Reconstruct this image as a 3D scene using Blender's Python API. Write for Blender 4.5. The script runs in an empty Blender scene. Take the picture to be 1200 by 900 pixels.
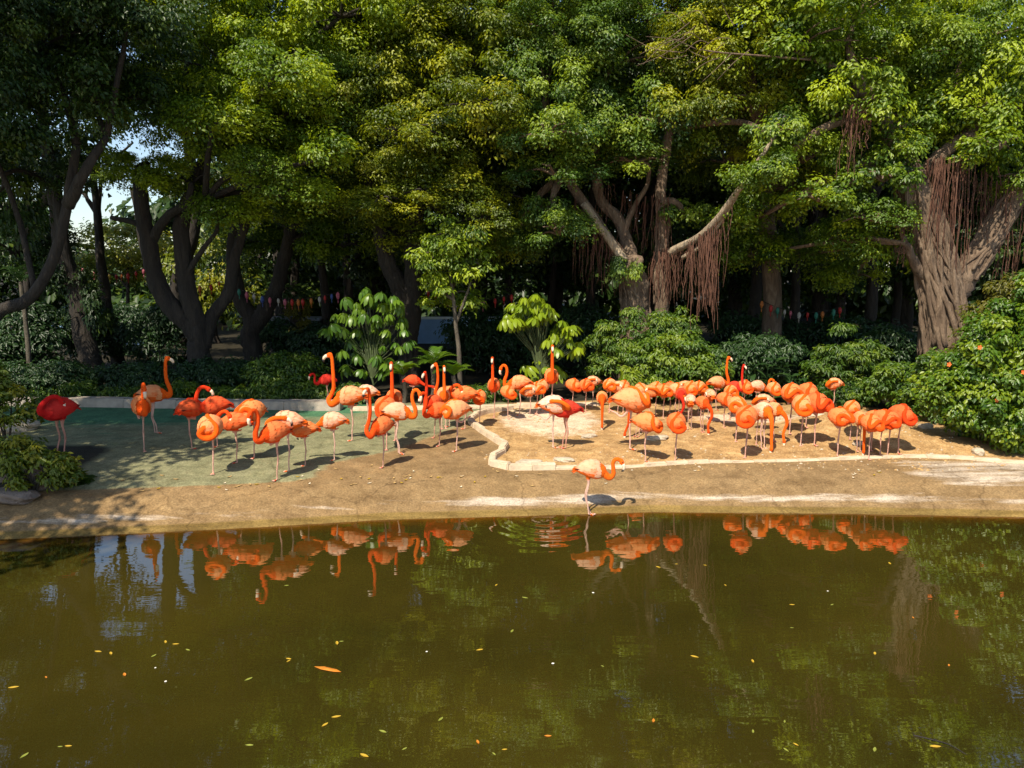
import bpy, bmesh, math, random
import numpy as np
from mathutils import Vector, Matrix

random.seed(7)
rng = np.random.default_rng(11)
R = math.radians
scene = bpy.context.scene
C = scene.collection

# ------------------------------------------------------------------ camera, sky, sun, exposure
CAM_H, HORIZON, FPX = 3.2, 320.0, 900.0            # photo pixels (1200 x 900)
PITCH = math.atan((450 - HORIZON) / FPX)
cam_d = bpy.data.cameras.new('camera')
cam_d.sensor_width = 36.0
cam_d.lens = 36.0 * FPX / 1200.0
cam_d.clip_end = 2000
cam = bpy.data.objects.new('camera', cam_d)
C.objects.link(cam)
cam.location = (0, 0, CAM_H)
cam.rotation_euler = (math.pi / 2 - PITCH, 0, 0)
scene.camera = cam

SUN_TRAVEL = Vector((0.36, 0.66, -1.0)).normalized()
world = bpy.data.worlds.new('World')
scene.world = world
world.use_nodes = True
wn = world.node_tree
wn.nodes.clear()
sky = wn.nodes.new('ShaderNodeTexSky')
sky.sky_type = 'NISHITA'
sky.sun_disc = False
sky.sun_elevation = math.asin(-SUN_TRAVEL.z)
sky.sun_rotation = math.atan2(-SUN_TRAVEL.x, -SUN_TRAVEL.y)
sky.dust_density = 0.7
bg = wn.nodes.new('ShaderNodeBackground')
bg.inputs['Strength'].default_value = 0.11
wo = wn.nodes.new('ShaderNodeOutputWorld')
wn.links.new(sky.outputs[0], bg.inputs[0])
wn.links.new(bg.outputs[0], wo.inputs[0])

sun_d = bpy.data.lights.new('sun', 'SUN')
sun_d.energy = 4.6
sun_d.angle = R(0.5)
sun_d.color = (1.0, 0.90, 0.74)
sun = bpy.data.objects.new('sun', sun_d)
C.objects.link(sun)
sun.location = (-10, -18, 36)
sun.rotation_euler = SUN_TRAVEL.to_track_quat('-Z', 'Y').to_euler()

scene.render.engine = 'CYCLES'
scene.cycles.max_bounces = 5
scene.cycles.diffuse_bounces = 2
scene.view_settings.view_transform = 'Standard'
scene.view_settings.look = 'None'
scene.view_settings.gamma = 1.0
scene.view_settings.exposure = 0.74

# ------------------------------------------------------------------ pixel -> place helpers
CP, SP = math.cos(PITCH), math.sin(PITCH)

def ray(px, py):
    u, v = (px - 600.0) / FPX, (450.0 - py) / FPX
    return Vector((u, CP + v * SP, -SP + v * CP))

def at_depth(px, py, y):
    r = ray(px, py)
    t = y / r.y
    return Vector((r.x * t, y, CAM_H + r.z * t))

def at_z(px, py, z):
    r = ray(px, py)
    t = (z - CAM_H) / r.z
    return Vector((r.x * t, r.y * t, z))

_wl = [(0, 632), (100, 628), (300, 618), (450, 609), (600, 605), (760, 600), (1000, 602), (1200, 606)]
_wp = [at_z(a, b, 0.0) for a, b in _wl]
WLX = np.array([-40, -12] + [p.x for p in _wp] + [12, 40])
WLY = np.array([8.2, 8.7] + [p.y for p in _wp] + [9.7, 9.2])

def shore(x):
    return np.interp(x, WLX, WLY)

def fbm(x, y, seed=0):
    r = np.random.default_rng(seed)
    o = np.zeros(np.broadcast(x, y).shape)
    f, a = 1.0, 1.0
    for k in range(4):
        for j in range(3):
            th = r.uniform(0, 6.28); ph = r.uniform(0, 6.28)
            o = o + a * np.sin((x * math.cos(th) + y * math.sin(th)) * f * r.uniform(.8, 1.3) * 2.2 + ph) / 3
        f *= 2.1; a *= .5
    return o

PS = np.array([-30, -6, -1.5, 0, 0.22, 0.75, 1.25, 3.0, 6.0, 9.0, 30.0])
PZ = np.array([-.7, -.7, -.32, 0, 0.07, 0.26, 0.33, 0.43, 0.50, 0.53, 0.6])

def gz(x, y):
    """height of the land"""
    x = np.asarray(x, float); y = np.asarray(y, float)
    s = y - shore(x)
    z = np.interp(s, PS, PZ)
    # earth mound at the right
    z = z + 0.30 * np.exp(-((x - 6.2) / .8) ** 2 - ((y - 13.4) / .9) ** 2)
    z = z + 0.10 * np.exp(-((x - 7.2) / 1.2) ** 2 - ((y - 12.2) / .5) ** 2)
    bed = np.clip((x + .2) / .6, 0, 1) * np.clip((s - 1.5) / .5, 0, 1) * np.clip((17 - y) / 2, 0, 1)
    z = z + bed * (.026 * fbm(x * 1.6, y * 1.6, 5) + .012 * fbm(x * 6, y * 6, 8))
    z = z + .006 * fbm(x * .8, y * .8, 3) * np.clip(s, 0, 1)
    return z

def gzf(x, y):
    return float(gz(x, y))

def at_ground(px, py):
    z = 0.4
    for _ in range(12):
        p = at_z(px, py, z)
        z = gzf(p.x, p.y)
    p.z = z
    return p

# ------------------------------------------------------------------ object helpers
def tag(o, label=None, cat=None, group=None, kind=None):
    if label: o['label'] = label
    if cat: o['category'] = cat
    if group: o['group'] = group
    if kind: o['kind'] = kind
    return o

def link(name, data, parent=None, loc=(0, 0, 0), rz=0.0):
    o = bpy.data.objects.new(name, data)
    C.objects.link(o)
    o.location = loc
    o.rotation_euler = (0, 0, rz)
    if parent is not None:
        o.parent = parent
    return o

def empty(name, loc=(0, 0, 0), rz=0.0):
    o = link(name, None, None, loc, rz)
    o.empty_display_size = .1
    return o

class MB:
    """collects shapes into one mesh"""
    def __init__(s):
        s.v, s.f, s.m = [], [], []
    def add(s, v, f, m=0):
        k = len(s.v)
        s.v += [tuple(p) for p in v]
        s.f += [tuple(i + k for i in q) for q in f]
        s.m += [m] * len(f)
    def box(s, c, d, rz=0, m=0, taper=1.0):
        x, y, z = d[0] / 2, d[1] / 2, d[2] / 2
        cs, sn = math.cos(rz), math.sin(rz)
        vs = []
        for zz, t in ((-z, 1), (z, taper)):
            for a, b in ((-x, -y), (x, -y), (x, y), (-x, y)):
                a *= t; b *= t
                vs.append((c[0] + a * cs - b * sn, c[1] + a * sn + b * cs, c[2] + zz))
        s.add(vs, [(0, 3, 2, 1), (4, 5, 6, 7), (0, 1, 5, 4), (1, 2, 6, 5), (2, 3, 7, 6), (3, 0, 4, 7)], m)
    def tube(s, path, rad, n=8, m=0, cap=True, flat=None, wob=0.0):
        path = [Vector(p) for p in path]
        N = len(path)
        if not hasattr(rad, '__len__'):
            rad = [rad] * N
        vs, fs = [], []
        t0 = (path[1] - path[0]).normalized()
        a = Vector((0, 0, 1)) if abs(t0.z) < .9 else Vector((1, 0, 0))
        u = t0.cross(a).normalized()
        for i in range(N):
            t = (path[min(i + 1, N - 1)] - path[max(i - 1, 0)])
            t = t.normalized() if t.length > 1e-9 else t0
            u = (u - t * u.dot(t)).normalized()
            w = t.cross(u)
            for k in range(n):
                an = 2 * math.pi * k / n
                r = rad[i] * (1 + (random.uniform(-wob, wob) if wob else 0))
                vs.append(path[i] + (u * math.cos(an) + w * math.sin(an)) * r)
        for i in range(N - 1):
            for k in range(n):
                k2 = (k + 1) % n
                fs.append((i * n + k, i * n + k2, (i + 1) * n + k2, (i + 1) * n + k))
        if cap:
            fs.append(tuple(reversed(range(n))))
            fs.append(tuple((N - 1) * n + k for k in range(n)))
        s.add(vs, fs, m)
    def lathe(s, prof, n=10, c=(0, 0, 0), m=0):
        vs, fs = [], []
        for r, z in prof:
            for k in range(n):
                a = 2 * math.pi * k / n
                vs.append((c[0] + r * math.cos(a), c[1] + r * math.sin(a), c[2] + z))
        for i in range(len(prof) - 1):
            for k in range(n):
                k2 = (k + 1) % n
                fs.append((i * n + k, i * n + k2, (i + 1) * n + k2, (i + 1) * n + k))
        s.add(vs, fs, m)
    def mesh(s, name, mats, smooth=False):
        me = bpy.data.meshes.new(name)
        me.from_pydata(s.v, [], s.f)
        for m in (mats if isinstance(mats, (list, tuple)) else [mats]):
            me.materials.append(m)
        if any(s.m):
            me.polygons.foreach_set('material_index', s.m)
        if smooth:
            me.polygons.foreach_set('use_smooth', [True] * len(s.f))
        me.update()
        return me
    def build(s, name, mats, parent=None, smooth=False, loc=(0, 0, 0), rz=0.0):
        return link(name, s.mesh(name, mats, smooth), parent, loc, rz)

def spline(pts, n):
    """Catmull-Rom through pts, n samples"""
    P = np.array([tuple(p) for p in pts], float)
    P = np.vstack([2 * P[0] - P[1], P, 2 * P[-1] - P[-2]])
    m = len(P) - 3
    out = []
    for t in np.linspace(0, m - 1e-9, n):
        i = int(t); f = t - i
        p0, p1, p2, p3 = P[i:i + 4]
        out.append(.5 * ((2 * p1) + (-p0 + p2) * f + (2 * p0 - 5 * p1 + 4 * p2 - p3) * f * f + (-p0 + 3 * p1 - 3 * p2 + p3) * f ** 3))
    return np.array(out)

# ------------------------------------------------------------------ materials
def new_mat(name):
    m = bpy.data.materials.new(name)
    m.use_nodes = True
    nt = m.node_tree
    return m, nt, nt.nodes['Principled BSDF']

def N(nt, kind, **kw):
    n = nt.nodes.new(kind)
    for k, v in kw.items():
        if k in n.inputs.keys():
            n.inputs[k].default_value = v
        else:
            setattr(n, k, v)
    return n

def ramp(nt, fac, stops):
    n = nt.nodes.new('ShaderNodeValToRGB')
    e = n.color_ramp.elements
    while len(e) < len(stops):
        e.new(.5)
    for i, (p, c) in enumerate(stops):
        e[i].position = p
        e[i].color = (*c, 1) if len(c) == 3 else c
    if fac is not None:
        nt.links.new(fac, n.inputs[0])
    return n

def mixc(nt, fac, a, b, blend='MIX'):
    n = nt.nodes.new('ShaderNodeMix')
    n.data_type = 'RGBA'
    n.blend_type = blend
    for s, v in ((0, fac), (6, a), (7, b)):
        if hasattr(v, 'is_output'):
            nt.links.new(v, n.inputs[s])
        elif s == 0:
            n.inputs[0].default_value = v
        else:
            n.inputs[s].default_value = (*v, 1)
    return n.outputs[2]

def noise(nt, scale, detail=5, rough=.6, vec=None, dist=0.0):
    n = N(nt, 'ShaderNodeTexNoise')
    n.inputs['Scale'].default_value = scale
    n.inputs['Detail'].default_value = detail
    n.inputs['Roughness'].default_value = rough
    n.inputs['Distortion'].default_value = dist
    if vec is not None:
        nt.links.new(vec, n.inputs['Vector'])
    return n

def bump(nt, bsdf, height, strength=.4, dist=.02):
    b = N(nt, 'ShaderNodeBump')
    b.inputs['Strength'].default_value = strength
    b.inputs['Distance'].default_value = dist
    nt.links.new(height, b.inputs['Height'])
    nt.links.new(b.outputs[0], bsdf.inputs['Normal'])
    return b

def objcoord(nt, scale=(1, 1, 1)):
    t = N(nt, 'ShaderNodeTexCoord')
    mp = N(nt, 'ShaderNodeMapping')
    mp.inputs['Scale'].default_value = scale
    nt.links.new(t.outputs['Object'], mp.inputs[0])
    return mp.outputs[0]

def simple(name, col, rough=.7, var=.25, scale=8, bstr=.3, bd=.01):
    m, nt, b = new_mat(name)
    v = objcoord(nt)
    n = noise(nt, scale, 6, .65, v)
    r = ramp(nt, n.outputs[0], [(.25, tuple(c * (1 - var) for c in col)), (.75, tuple(min(1, c * (1 + var)) for c in col))])
    nt.links.new(r.outputs[0], b.inputs['Base Color'])
    b.inputs['Roughness'].default_value = rough
    n2 = noise(nt, scale * 5, 4, .6, v)
    bump(nt, b, n2.outputs[0], bstr, bd)
    return m

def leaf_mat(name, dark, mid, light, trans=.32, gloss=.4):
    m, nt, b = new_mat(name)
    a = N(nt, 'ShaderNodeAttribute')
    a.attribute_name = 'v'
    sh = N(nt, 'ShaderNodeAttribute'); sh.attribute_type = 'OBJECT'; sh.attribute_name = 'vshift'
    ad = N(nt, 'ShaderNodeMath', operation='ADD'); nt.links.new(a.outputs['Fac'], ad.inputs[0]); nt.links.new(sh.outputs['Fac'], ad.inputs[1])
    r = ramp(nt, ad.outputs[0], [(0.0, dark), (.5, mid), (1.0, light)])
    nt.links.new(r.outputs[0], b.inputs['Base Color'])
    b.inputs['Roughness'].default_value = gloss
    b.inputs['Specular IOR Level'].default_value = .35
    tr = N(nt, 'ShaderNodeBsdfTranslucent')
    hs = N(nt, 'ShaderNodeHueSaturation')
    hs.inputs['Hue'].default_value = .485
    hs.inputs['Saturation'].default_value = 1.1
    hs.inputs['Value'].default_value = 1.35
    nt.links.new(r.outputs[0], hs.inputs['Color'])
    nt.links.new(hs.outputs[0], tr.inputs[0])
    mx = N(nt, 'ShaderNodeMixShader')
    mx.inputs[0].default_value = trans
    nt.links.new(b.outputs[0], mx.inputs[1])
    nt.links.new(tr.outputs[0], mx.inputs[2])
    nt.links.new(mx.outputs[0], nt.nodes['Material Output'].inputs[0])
    return m

M = {}
M['leaf_fig'] = leaf_mat('fig leaf', (.026, .064, .008), (.105, .180, .012), (.31, .39, .016), .40)
M['leaf_blue'] = leaf_mat('blue green fig leaf', (.022, .058, .012), (.080, .150, .020), (.24, .32, .024), .38)
M['leaf_olivefig'] = leaf_mat('olive fig leaf', (.030, .060, .007), (.120, .165, .010), (.36, .37, .016), .40)
M['leaf_dark'] = leaf_mat('dark fig leaf', (.014, .036, .009), (.036, .072, .012), (.10, .145, .014))
M['leaf_yellow'] = leaf_mat('yellow green leaf', (.06, .10, .008), (.13, .17, .010), (.24, .23, .012))
M['leaf_shrub'] = leaf_mat('shrub leaf', (.018, .050, .008), (.062, .125, .010), (.17, .235, .012))
M['leaf_hedge'] = leaf_mat('hedge leaf', (.014, .036, .010), (.026, .062, .016), (.045, .090, .018))
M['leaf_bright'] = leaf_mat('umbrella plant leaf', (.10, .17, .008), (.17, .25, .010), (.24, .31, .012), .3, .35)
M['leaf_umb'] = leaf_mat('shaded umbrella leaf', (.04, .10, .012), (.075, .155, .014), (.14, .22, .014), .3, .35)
M['leaf_olive'] = leaf_mat('olive leaf', (.045, .055, .008), (.09, .095, .010), (.16, .14, .012))

def bark(name, c1, c2, c3):
    m, nt, b = new_mat(name)
    v = objcoord(nt, (1, 1, .22))
    n = noise(nt, 9, 8, .7, v, .6)
    r = ramp(nt, n.outputs[0], [(.28, c1), (.5, c2), (.72, c3)])
    n3 = noise(nt, 1.3, 3, .5, objcoord(nt))
    col = mixc(nt, n3.outputs[0], r.outputs[0], mixc(nt, .5, r.outputs[0], c1))
    nt.links.new(col, b.inputs['Base Color'])
    b.inputs['Roughness'].default_value = .9
    bump(nt, b, n.outputs[0], 1.0, .10)
    return m

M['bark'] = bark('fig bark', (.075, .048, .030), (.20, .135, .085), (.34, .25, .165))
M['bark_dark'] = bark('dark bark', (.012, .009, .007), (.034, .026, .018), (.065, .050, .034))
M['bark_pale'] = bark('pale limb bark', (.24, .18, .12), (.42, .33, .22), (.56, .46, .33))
M['aerial'] = bark('aerial root', (.07, .028, .016), (.155, .066, .038), (.25, .13, .08))
M['twig'] = bark('grey twig', (.06, .05, .035), (.12, .10, .07), (.18, .15, .11))

# land: one sheet, zones from attributes
def land_mat():
    m, nt, b = new_mat('land')
    co = objcoord(nt)
    def att(n):
        a = N(nt, 'ShaderNodeAttribute'); a.attribute_name = n
        return a.outputs['Fac']
    big = noise(nt, 1.1, 5, .6, co)
    mid = noise(nt, 5, 6, .65, co)
    fine = noise(nt, 40, 5, .7, co)
    streak = noise(nt, 3.2, 6, .65, objcoord(nt, (.35, 2.2, 1)))
    def wob(a, amt=.5, nz=None):
        # push the zone edge about with noise so that it frays
        s = N(nt, 'ShaderNodeMath', operation='SUBTRACT'); nt.links.new((nz or mid).outputs[0], s.inputs[0]); s.inputs[1].default_value = .5
        k = N(nt, 'ShaderNodeMath', operation='MULTIPLY_ADD'); nt.links.new(s.outputs[0], k.inputs[0]); k.inputs[1].default_value = amt
        nt.links.new(a, k.inputs[2])
        r = ramp(nt, k.outputs[0], [(.38, (0, 0, 0)), (.62, (1, 1, 1))])
        return r.outputs[0]
    # worn brown concrete
    conc = ramp(nt, mid.outputs[0], [(.25, (.145, .088, .040)), (.5, (.245, .158, .075)), (.8, (.36, .25, .125))]).outputs[0]
    conc = mixc(nt, big.outputs[0], conc, (.20, .125, .050))
    # algae green paving; tree shade is painted in as deep green
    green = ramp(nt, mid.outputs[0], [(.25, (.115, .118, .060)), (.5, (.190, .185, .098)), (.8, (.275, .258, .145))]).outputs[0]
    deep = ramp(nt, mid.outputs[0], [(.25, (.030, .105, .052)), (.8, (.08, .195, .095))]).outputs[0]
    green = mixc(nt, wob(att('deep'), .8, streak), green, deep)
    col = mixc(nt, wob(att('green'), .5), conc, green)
    # dry ochre earth in the bed
    earth = ramp(nt, mid.outputs[0], [(.22, (.23, .130, .050)), (.5, (.37, .225, .092)), (.8, (.52, .36, .17))]).outputs[0]
    sand = ramp(nt, mid.outputs[0], [(.2, (.44, .32, .20)), (.8, (.66, .53, .38))]).outputs[0]
    earth = mixc(nt, wob(att('sand'), .7), earth, sand)
    col = mixc(nt, wob(att('bed'), .15), col, earth)
    # pale cement smear of the bank
    pale = ramp(nt, streak.outputs[0], [(.25, (.22, .165, .105)), (.5, (.40, .32, .235)), (.75, (.56, .47, .37))]).outputs[0]
    col = mixc(nt, wob(att('pale'), 1.05, streak), col, pale)
    # wet ochre strip at the water line
    wet = ramp(nt, streak.outputs[0], [(.3, (.12, .075, .018)), (.75, (.25, .165, .05))]).outputs[0]
    col = mixc(nt, wob(att('wet'), .35, streak), col, wet)
    # leaf litter soil under the trees
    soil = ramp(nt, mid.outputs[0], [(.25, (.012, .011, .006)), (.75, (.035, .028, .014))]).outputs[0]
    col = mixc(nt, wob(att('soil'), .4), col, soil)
    # grit
    pat = ramp(nt, noise(nt, 2.3, 7, .7, co, .3).outputs[0], [(.32, (.62, .58, .52)), (.5, (1, 1, 1)), (.70, (1.28, 1.25, 1.2))]).outputs[0]
    col = mixc(nt, .85, col, pat, 'MULTIPLY')
    vor = N(nt, 'ShaderNodeTexVoronoi'); vor.feature = 'DISTANCE_TO_EDGE'; vor.inputs['Scale'].default_value = .55
    wv = noise(nt, 2.0, 4, .6, co)
    wa = N(nt, 'ShaderNodeVectorMath', operation='MULTIPLY_ADD'); nt.links.new(wv.outputs['Color'], wa.inputs[0]); wa.inputs[1].default_value = (.5, .5, .5); nt.links.new(co, wa.inputs[2])
    nt.links.new(wa.outputs[0], vor.inputs['Vector'])
    ck = ramp(nt, vor.outputs['Distance'], [(0.0, (.45, .42, .38)), (.012, (1, 1, 1))]).outputs[0]
    col = mixc(nt, .6, col, ck, 'MULTIPLY')
    gr = ramp(nt, fine.outputs[0], [(.30, (.50, .50, .50)), (.5, (1, 1, 1)), (.72, (1.5, 1.5, 1.5))]).outputs[0]
    col = mixc(nt, .8, col, gr, 'MULTIPLY')
    nt.links.new(col, b.inputs['Base Color'])
    b.inputs['Roughness'].default_value = .9
    b.inputs['Specular IOR Level'].default_value = .25
    ad = N(nt, 'ShaderNodeMath', operation='MULTIPLY_ADD')
    nt.links.new(fine.outputs[0], ad.inputs[0]); ad.inputs[1].default_value = .35
    nt.links.new(mid.outputs[0], ad.inputs[2])
    bump(nt, b, ad.outputs[0], .55, .04)
    return m
M['land'] = land_mat()
M['concrete'] = simple('kerb concrete', (.56, .44, .30), .9, .3, 6, .5, .02)
M['concrete_grey'] = simple('grey edging concrete', (.34, .29, .23), .9, .3, 4, .5, .02)
M['stone'] = simple('pale stone', (.46, .38, .27), .9, .3, 5, .8, .04)
M['stone_dark'] = simple('dark stone', (.17, .13, .10), .9, .4, 5, .8, .04)

def water_mat():
    m, nt, b = new_mat('pond water')
    co = objcoord(nt)
    n = noise(nt, .35, 4, .55, co)
    r = ramp(nt, n.outputs[0], [(.3, (.024, .020, .0034)), (.7, (.050, .038, .0052))])
    nt.links.new(r.outputs[0], b.inputs['Base Color'])
    b.inputs['Roughness'].default_value = .015
    b.inputs['IOR'].default_value = 2.8
    b.inputs['Specular IOR Level'].default_value = .5
    rp = noise(nt, 2.2, 3, .5, objcoord(nt, (.55, 1.6, 1)))
    rp2 = noise(nt, 11, 2, .5, objcoord(nt, (.5, 1.5, 1)))
    # rings round the wading bird
    a = N(nt, 'ShaderNodeAttribute'); a.attribute_name = 'ring'
    a2 = N(nt, 'ShaderNodeAttribute'); a2.attribute_name = 'ringdist'
    sn = N(nt, 'ShaderNodeMath', operation='SINE')
    k = N(nt, 'ShaderNodeMath', operation='MULTIPLY'); nt.links.new(a2.outputs['Fac'], k.inputs[0]); k.inputs[1].default_value = 30.0
    nt.links.new(k.outputs[0], sn.inputs[0])
    rg = N(nt, 'ShaderNodeMath', operation='MULTIPLY'); nt.links.new(sn.outputs[0], rg.inputs[0]); nt.links.new(a.outputs['Fac'], rg.inputs[1])
    s1 = N(nt, 'ShaderNodeMath', operation='MULTIPLY_ADD'); nt.links.new(rp2.outputs[0], s1.inputs[0]); s1.inputs[1].default_value = .10; nt.links.new(rp.outputs[0], s1.inputs[2])
    s2 = N(nt, 'ShaderNodeMath', operation='MULTIPLY_ADD'); nt.links.new(rg.outputs[0], s2.inputs[0]); s2.inputs[1].default_value = .5; nt.links.new(s1.outputs[0], s2.inputs[2])
    bump(nt, b, s2.outputs[0], .065, .03)
    # clear shallows along the bank
    sh = N(nt, 'ShaderNodeAttribute'); sh.attribute_name = 'shallow'
    tr = N(nt, 'ShaderNodeBsdfTransparent'); tr.inputs[0].default_value = (.80, .62, .30, 1)
    lw = N(nt, 'ShaderNodeFresnel'); lw.inputs['IOR'].default_value = 1.33
    inv = N(nt, 'ShaderNodeMath', operation='SUBTRACT'); inv.inputs[0].default_value = 1; nt.links.new(lw.outputs[0], inv.inputs[1])
    fc = N(nt, 'ShaderNodeMath', operation='MULTIPLY'); nt.links.new(inv.outputs[0], fc.inputs[0]); nt.links.new(sh.outputs['Fac'], fc.inputs[1])
    mx = N(nt, 'ShaderNodeMixShader')
    nt.links.new(fc.outputs[0], mx.inputs[0]); nt.links.new(b.outputs[0], mx.inputs[1]); nt.links.new(tr.outputs[0], mx.inputs[2])
    nt.links.new(mx.outputs[0], nt.nodes['Material Output'].inputs[0])
    return m
M['water'] = water_mat()

def bird_mat():
    m, nt, b = new_mat('flamingo plumage')
    a = N(nt, 'ShaderNodeAttribute'); a.attribute_name = 'zone'
    sep = N(nt, 'ShaderNodeSeparateColor'); nt.links.new(a.outputs['Color'], sep.inputs[0])
    t = N(nt, 'ShaderNodeAttribute'); t.attribute_type = 'OBJECT'; t.attribute_name = 'tone'
    co = objcoord(nt, (6, 14, 14))
    n = noise(nt, 2.2, 6, .75, co, .8)
    deep = ramp(nt, t.outputs['Fac'], [(0, (.86, .150, .008)), (.4, (.86, .105, .003)), (.7, (.80, .055, .004)), (1.0, (.58, .010, .010))]).outputs[0]
    pale = ramp(nt, t.outputs['Fac'], [(0, (.86, .56, .40)), (.22, (.86, .38, .18)), (.45, (.86, .28, .085)), (.75, (.80, .12, .03)), (1.0, (.62, .026, .020))]).outputs[0]
    pw = N(nt, 'ShaderNodeMath', operation='MULTIPLY_ADD'); nt.links.new(n.outputs[0], pw.inputs[0]); pw.inputs[1].default_value = .9
    s = N(nt, 'ShaderNodeMath', operation='SUBTRACT'); nt.links.new(sep.outputs[1], s.inputs[0]); s.inputs[1].default_value = .45
    nt.links.new(s.outputs[0], pw.inputs[2])
    pr = ramp(nt, pw.outputs[0], [(.22, (0, 0, 0)), (.62, (1, 1, 1))]).outputs[0]
    col = mixc(nt, pr, deep, pale)
    col = mixc(nt, sep.outputs[0], col, mixc(nt, t.outputs['Fac'], (.74, .47, .36), (.58, .28, .20)))
    col = mixc(nt, sep.outputs[2], col, (.06, .016, .014))
    nt.links.new(col, b.inputs['Base Color'])
    b.inputs['Roughness'].default_value = .9
    b.inputs['Specular IOR Level'].default_value = .2
    w = noise(nt, 9, 4, .6, co, .3)
    bump(nt, b, w.outputs[0], .9, .02)
    return m
M['bird'] = bird_mat()
M['bill_pale'] = simple('bill ivory', (.72, .55, .38), .45, .1, 20, .1)
M['bill_black'] = simple('bill tip black', (.02, .016, .014), .4, .1, 20, .1)

# ------------------------------------------------------------------ the setting: land, pond
def sheet(name, xs, ys, zfun, mat, attrs, kind='structure', smooth=True):
    X, Y = np.meshgrid(xs, ys)
    Z = zfun(X, Y)
    nx, ny = len(xs), len(ys)
    v = np.stack([X, Y, Z], -1).reshape(-1, 3)
    i = np.arange(nx * ny).reshape(ny, nx)
    q = np.stack([i[:-1, :-1], i[:-1, 1:], i[1:, 1:], i[1:, :-1]], -1).reshape(-1, 4)
    me = bpy.data.meshes.new(name)
    me.vertices.add(len(v)); me.vertices.foreach_set('co', v.ravel())
    me.loops.add(q.size); me.loops.foreach_set('vertex_index', q.ravel().astype(np.int32))
    me.polygons.add(len(q)); me.polygons.foreach_set('loop_start', np.arange(0, q.size, 4, dtype=np.int32))
    me.polygons.foreach_set('use_smooth', np.ones(len(q), bool))
    me.update(calc_edges=True); me.validate()
    me.materials.append(mat)
    for k, f in attrs.items():
        at = me.attributes.new(k, 'FLOAT', 'POINT')
        at.data.foreach_set('value', f(X, Y).ravel().astype(np.float32))
    return tag(link(name, me), kind=kind)

KERB_PX = [(600, 480), (578, 483), (560, 487), (551, 494), (563, 505), (581, 517), (593, 525), (583, 534), (574, 541), (588, 549),
           (642, 549), (700, 548), (735, 547), (797, 543), (860, 541), (925, 540), (985, 538), (1037, 536), (1100, 536), (1150, 539), (1215, 543), (1290, 548)]
KERB = [at_ground(*p) for p in KERB_PX]
_kx = np.array([p.x for p in KERB]); _ky = np.array([p.y for p in KERB])

def in_bed(X, Y):
    poly = [(p.x, p.y) for p in KERB] + [(12, 11.5), (14, 17), (0.2, 17.2)]
    inside = np.zeros(X.shape, bool)
    n = len(poly)
    for i in range(n):
        x1, y1 = poly[i]; x2, y2 = poly[(i + 1) % n]
        c = ((y1 > Y) != (y2 > Y)) & (X < (x2 - x1) * (Y - y1) / (y2 - y1 + 1e-12) + x1)
        inside ^= c
    return inside.astype(float)

sm = lambda a, b, v: np.clip((v - a) / (b - a), 0, 1)
def a_green(X, Y):
    s = Y - shore(X)
    edge = np.interp(Y, [9, 10.6, 11.3, 12.0, 13, 14.5, 16], [-2.9, -2.85, -2.75, -1.9, -1.3, -.6, -.1])
    return sm(.25, -.25, X - edge) * sm(.95, 1.15, s)
def a_shade_green(X, Y):  # mask for shade put into the paving colour, far band and left side
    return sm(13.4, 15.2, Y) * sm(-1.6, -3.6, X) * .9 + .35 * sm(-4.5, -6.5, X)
def a_pale(X, Y):
    s = Y - shore(X)
    band = np.exp(-((s - .34) / .15) ** 2)
    strength = np.interp(X, [-8, -5, -1, -.4, 2, 3, 8], [.48, .44, .40, .66, .60, .56, .56])
    slab = sm(5.0, 6.4, X) * sm(.5, .8, s) * sm(1.75, 1.55, s)
    return np.maximum(band * strength, slab * .62)
def a_wet(X, Y):
    return sm(.24, .06, Y - shore(X))
def a_sand(X, Y):
    a = np.exp(-((X - .7) / 1.1) ** 2 - ((Y - 14.2) / 1.5) ** 2) * .95
    b = .75 * np.exp(-((X - 4.6) / 1.6) ** 2 - ((Y - 14.4) / .55) ** 2)
    return np.maximum(a, b)
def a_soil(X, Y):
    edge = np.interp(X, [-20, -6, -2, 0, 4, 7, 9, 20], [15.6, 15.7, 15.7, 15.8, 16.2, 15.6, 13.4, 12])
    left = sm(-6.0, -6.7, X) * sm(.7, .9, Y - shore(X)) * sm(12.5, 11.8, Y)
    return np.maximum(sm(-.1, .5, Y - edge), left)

xs = np.unique(np.concatenate([np.linspace(-400, -30, 12), np.linspace(-30, -9, 22), np.arange(-9, 9.01, .075), np.linspace(9, 30, 22), np.linspace(30, 400, 12)]))
ys = np.unique(np.concatenate([np.linspace(-60, 5, 12), np.linspace(5, 8.4, 10), np.arange(8.4, 17.5, .075), np.linspace(17.5, 60, 40), np.linspace(60, 900, 14)]))
def land_z(X, Y):
    z = gz(X, Y)
    z = z + .8 * sm(-36, -44, Y) + 1.0 * sm(44, 60, np.abs(X)) * (Y < 9)
    return z
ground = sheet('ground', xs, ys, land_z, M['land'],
               {'green': a_green, 'deep': a_shade_green, 'bed': in_bed, 'sand': a_sand, 'pale': a_pale, 'wet': a_wet, 'soil': a_soil})

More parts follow.
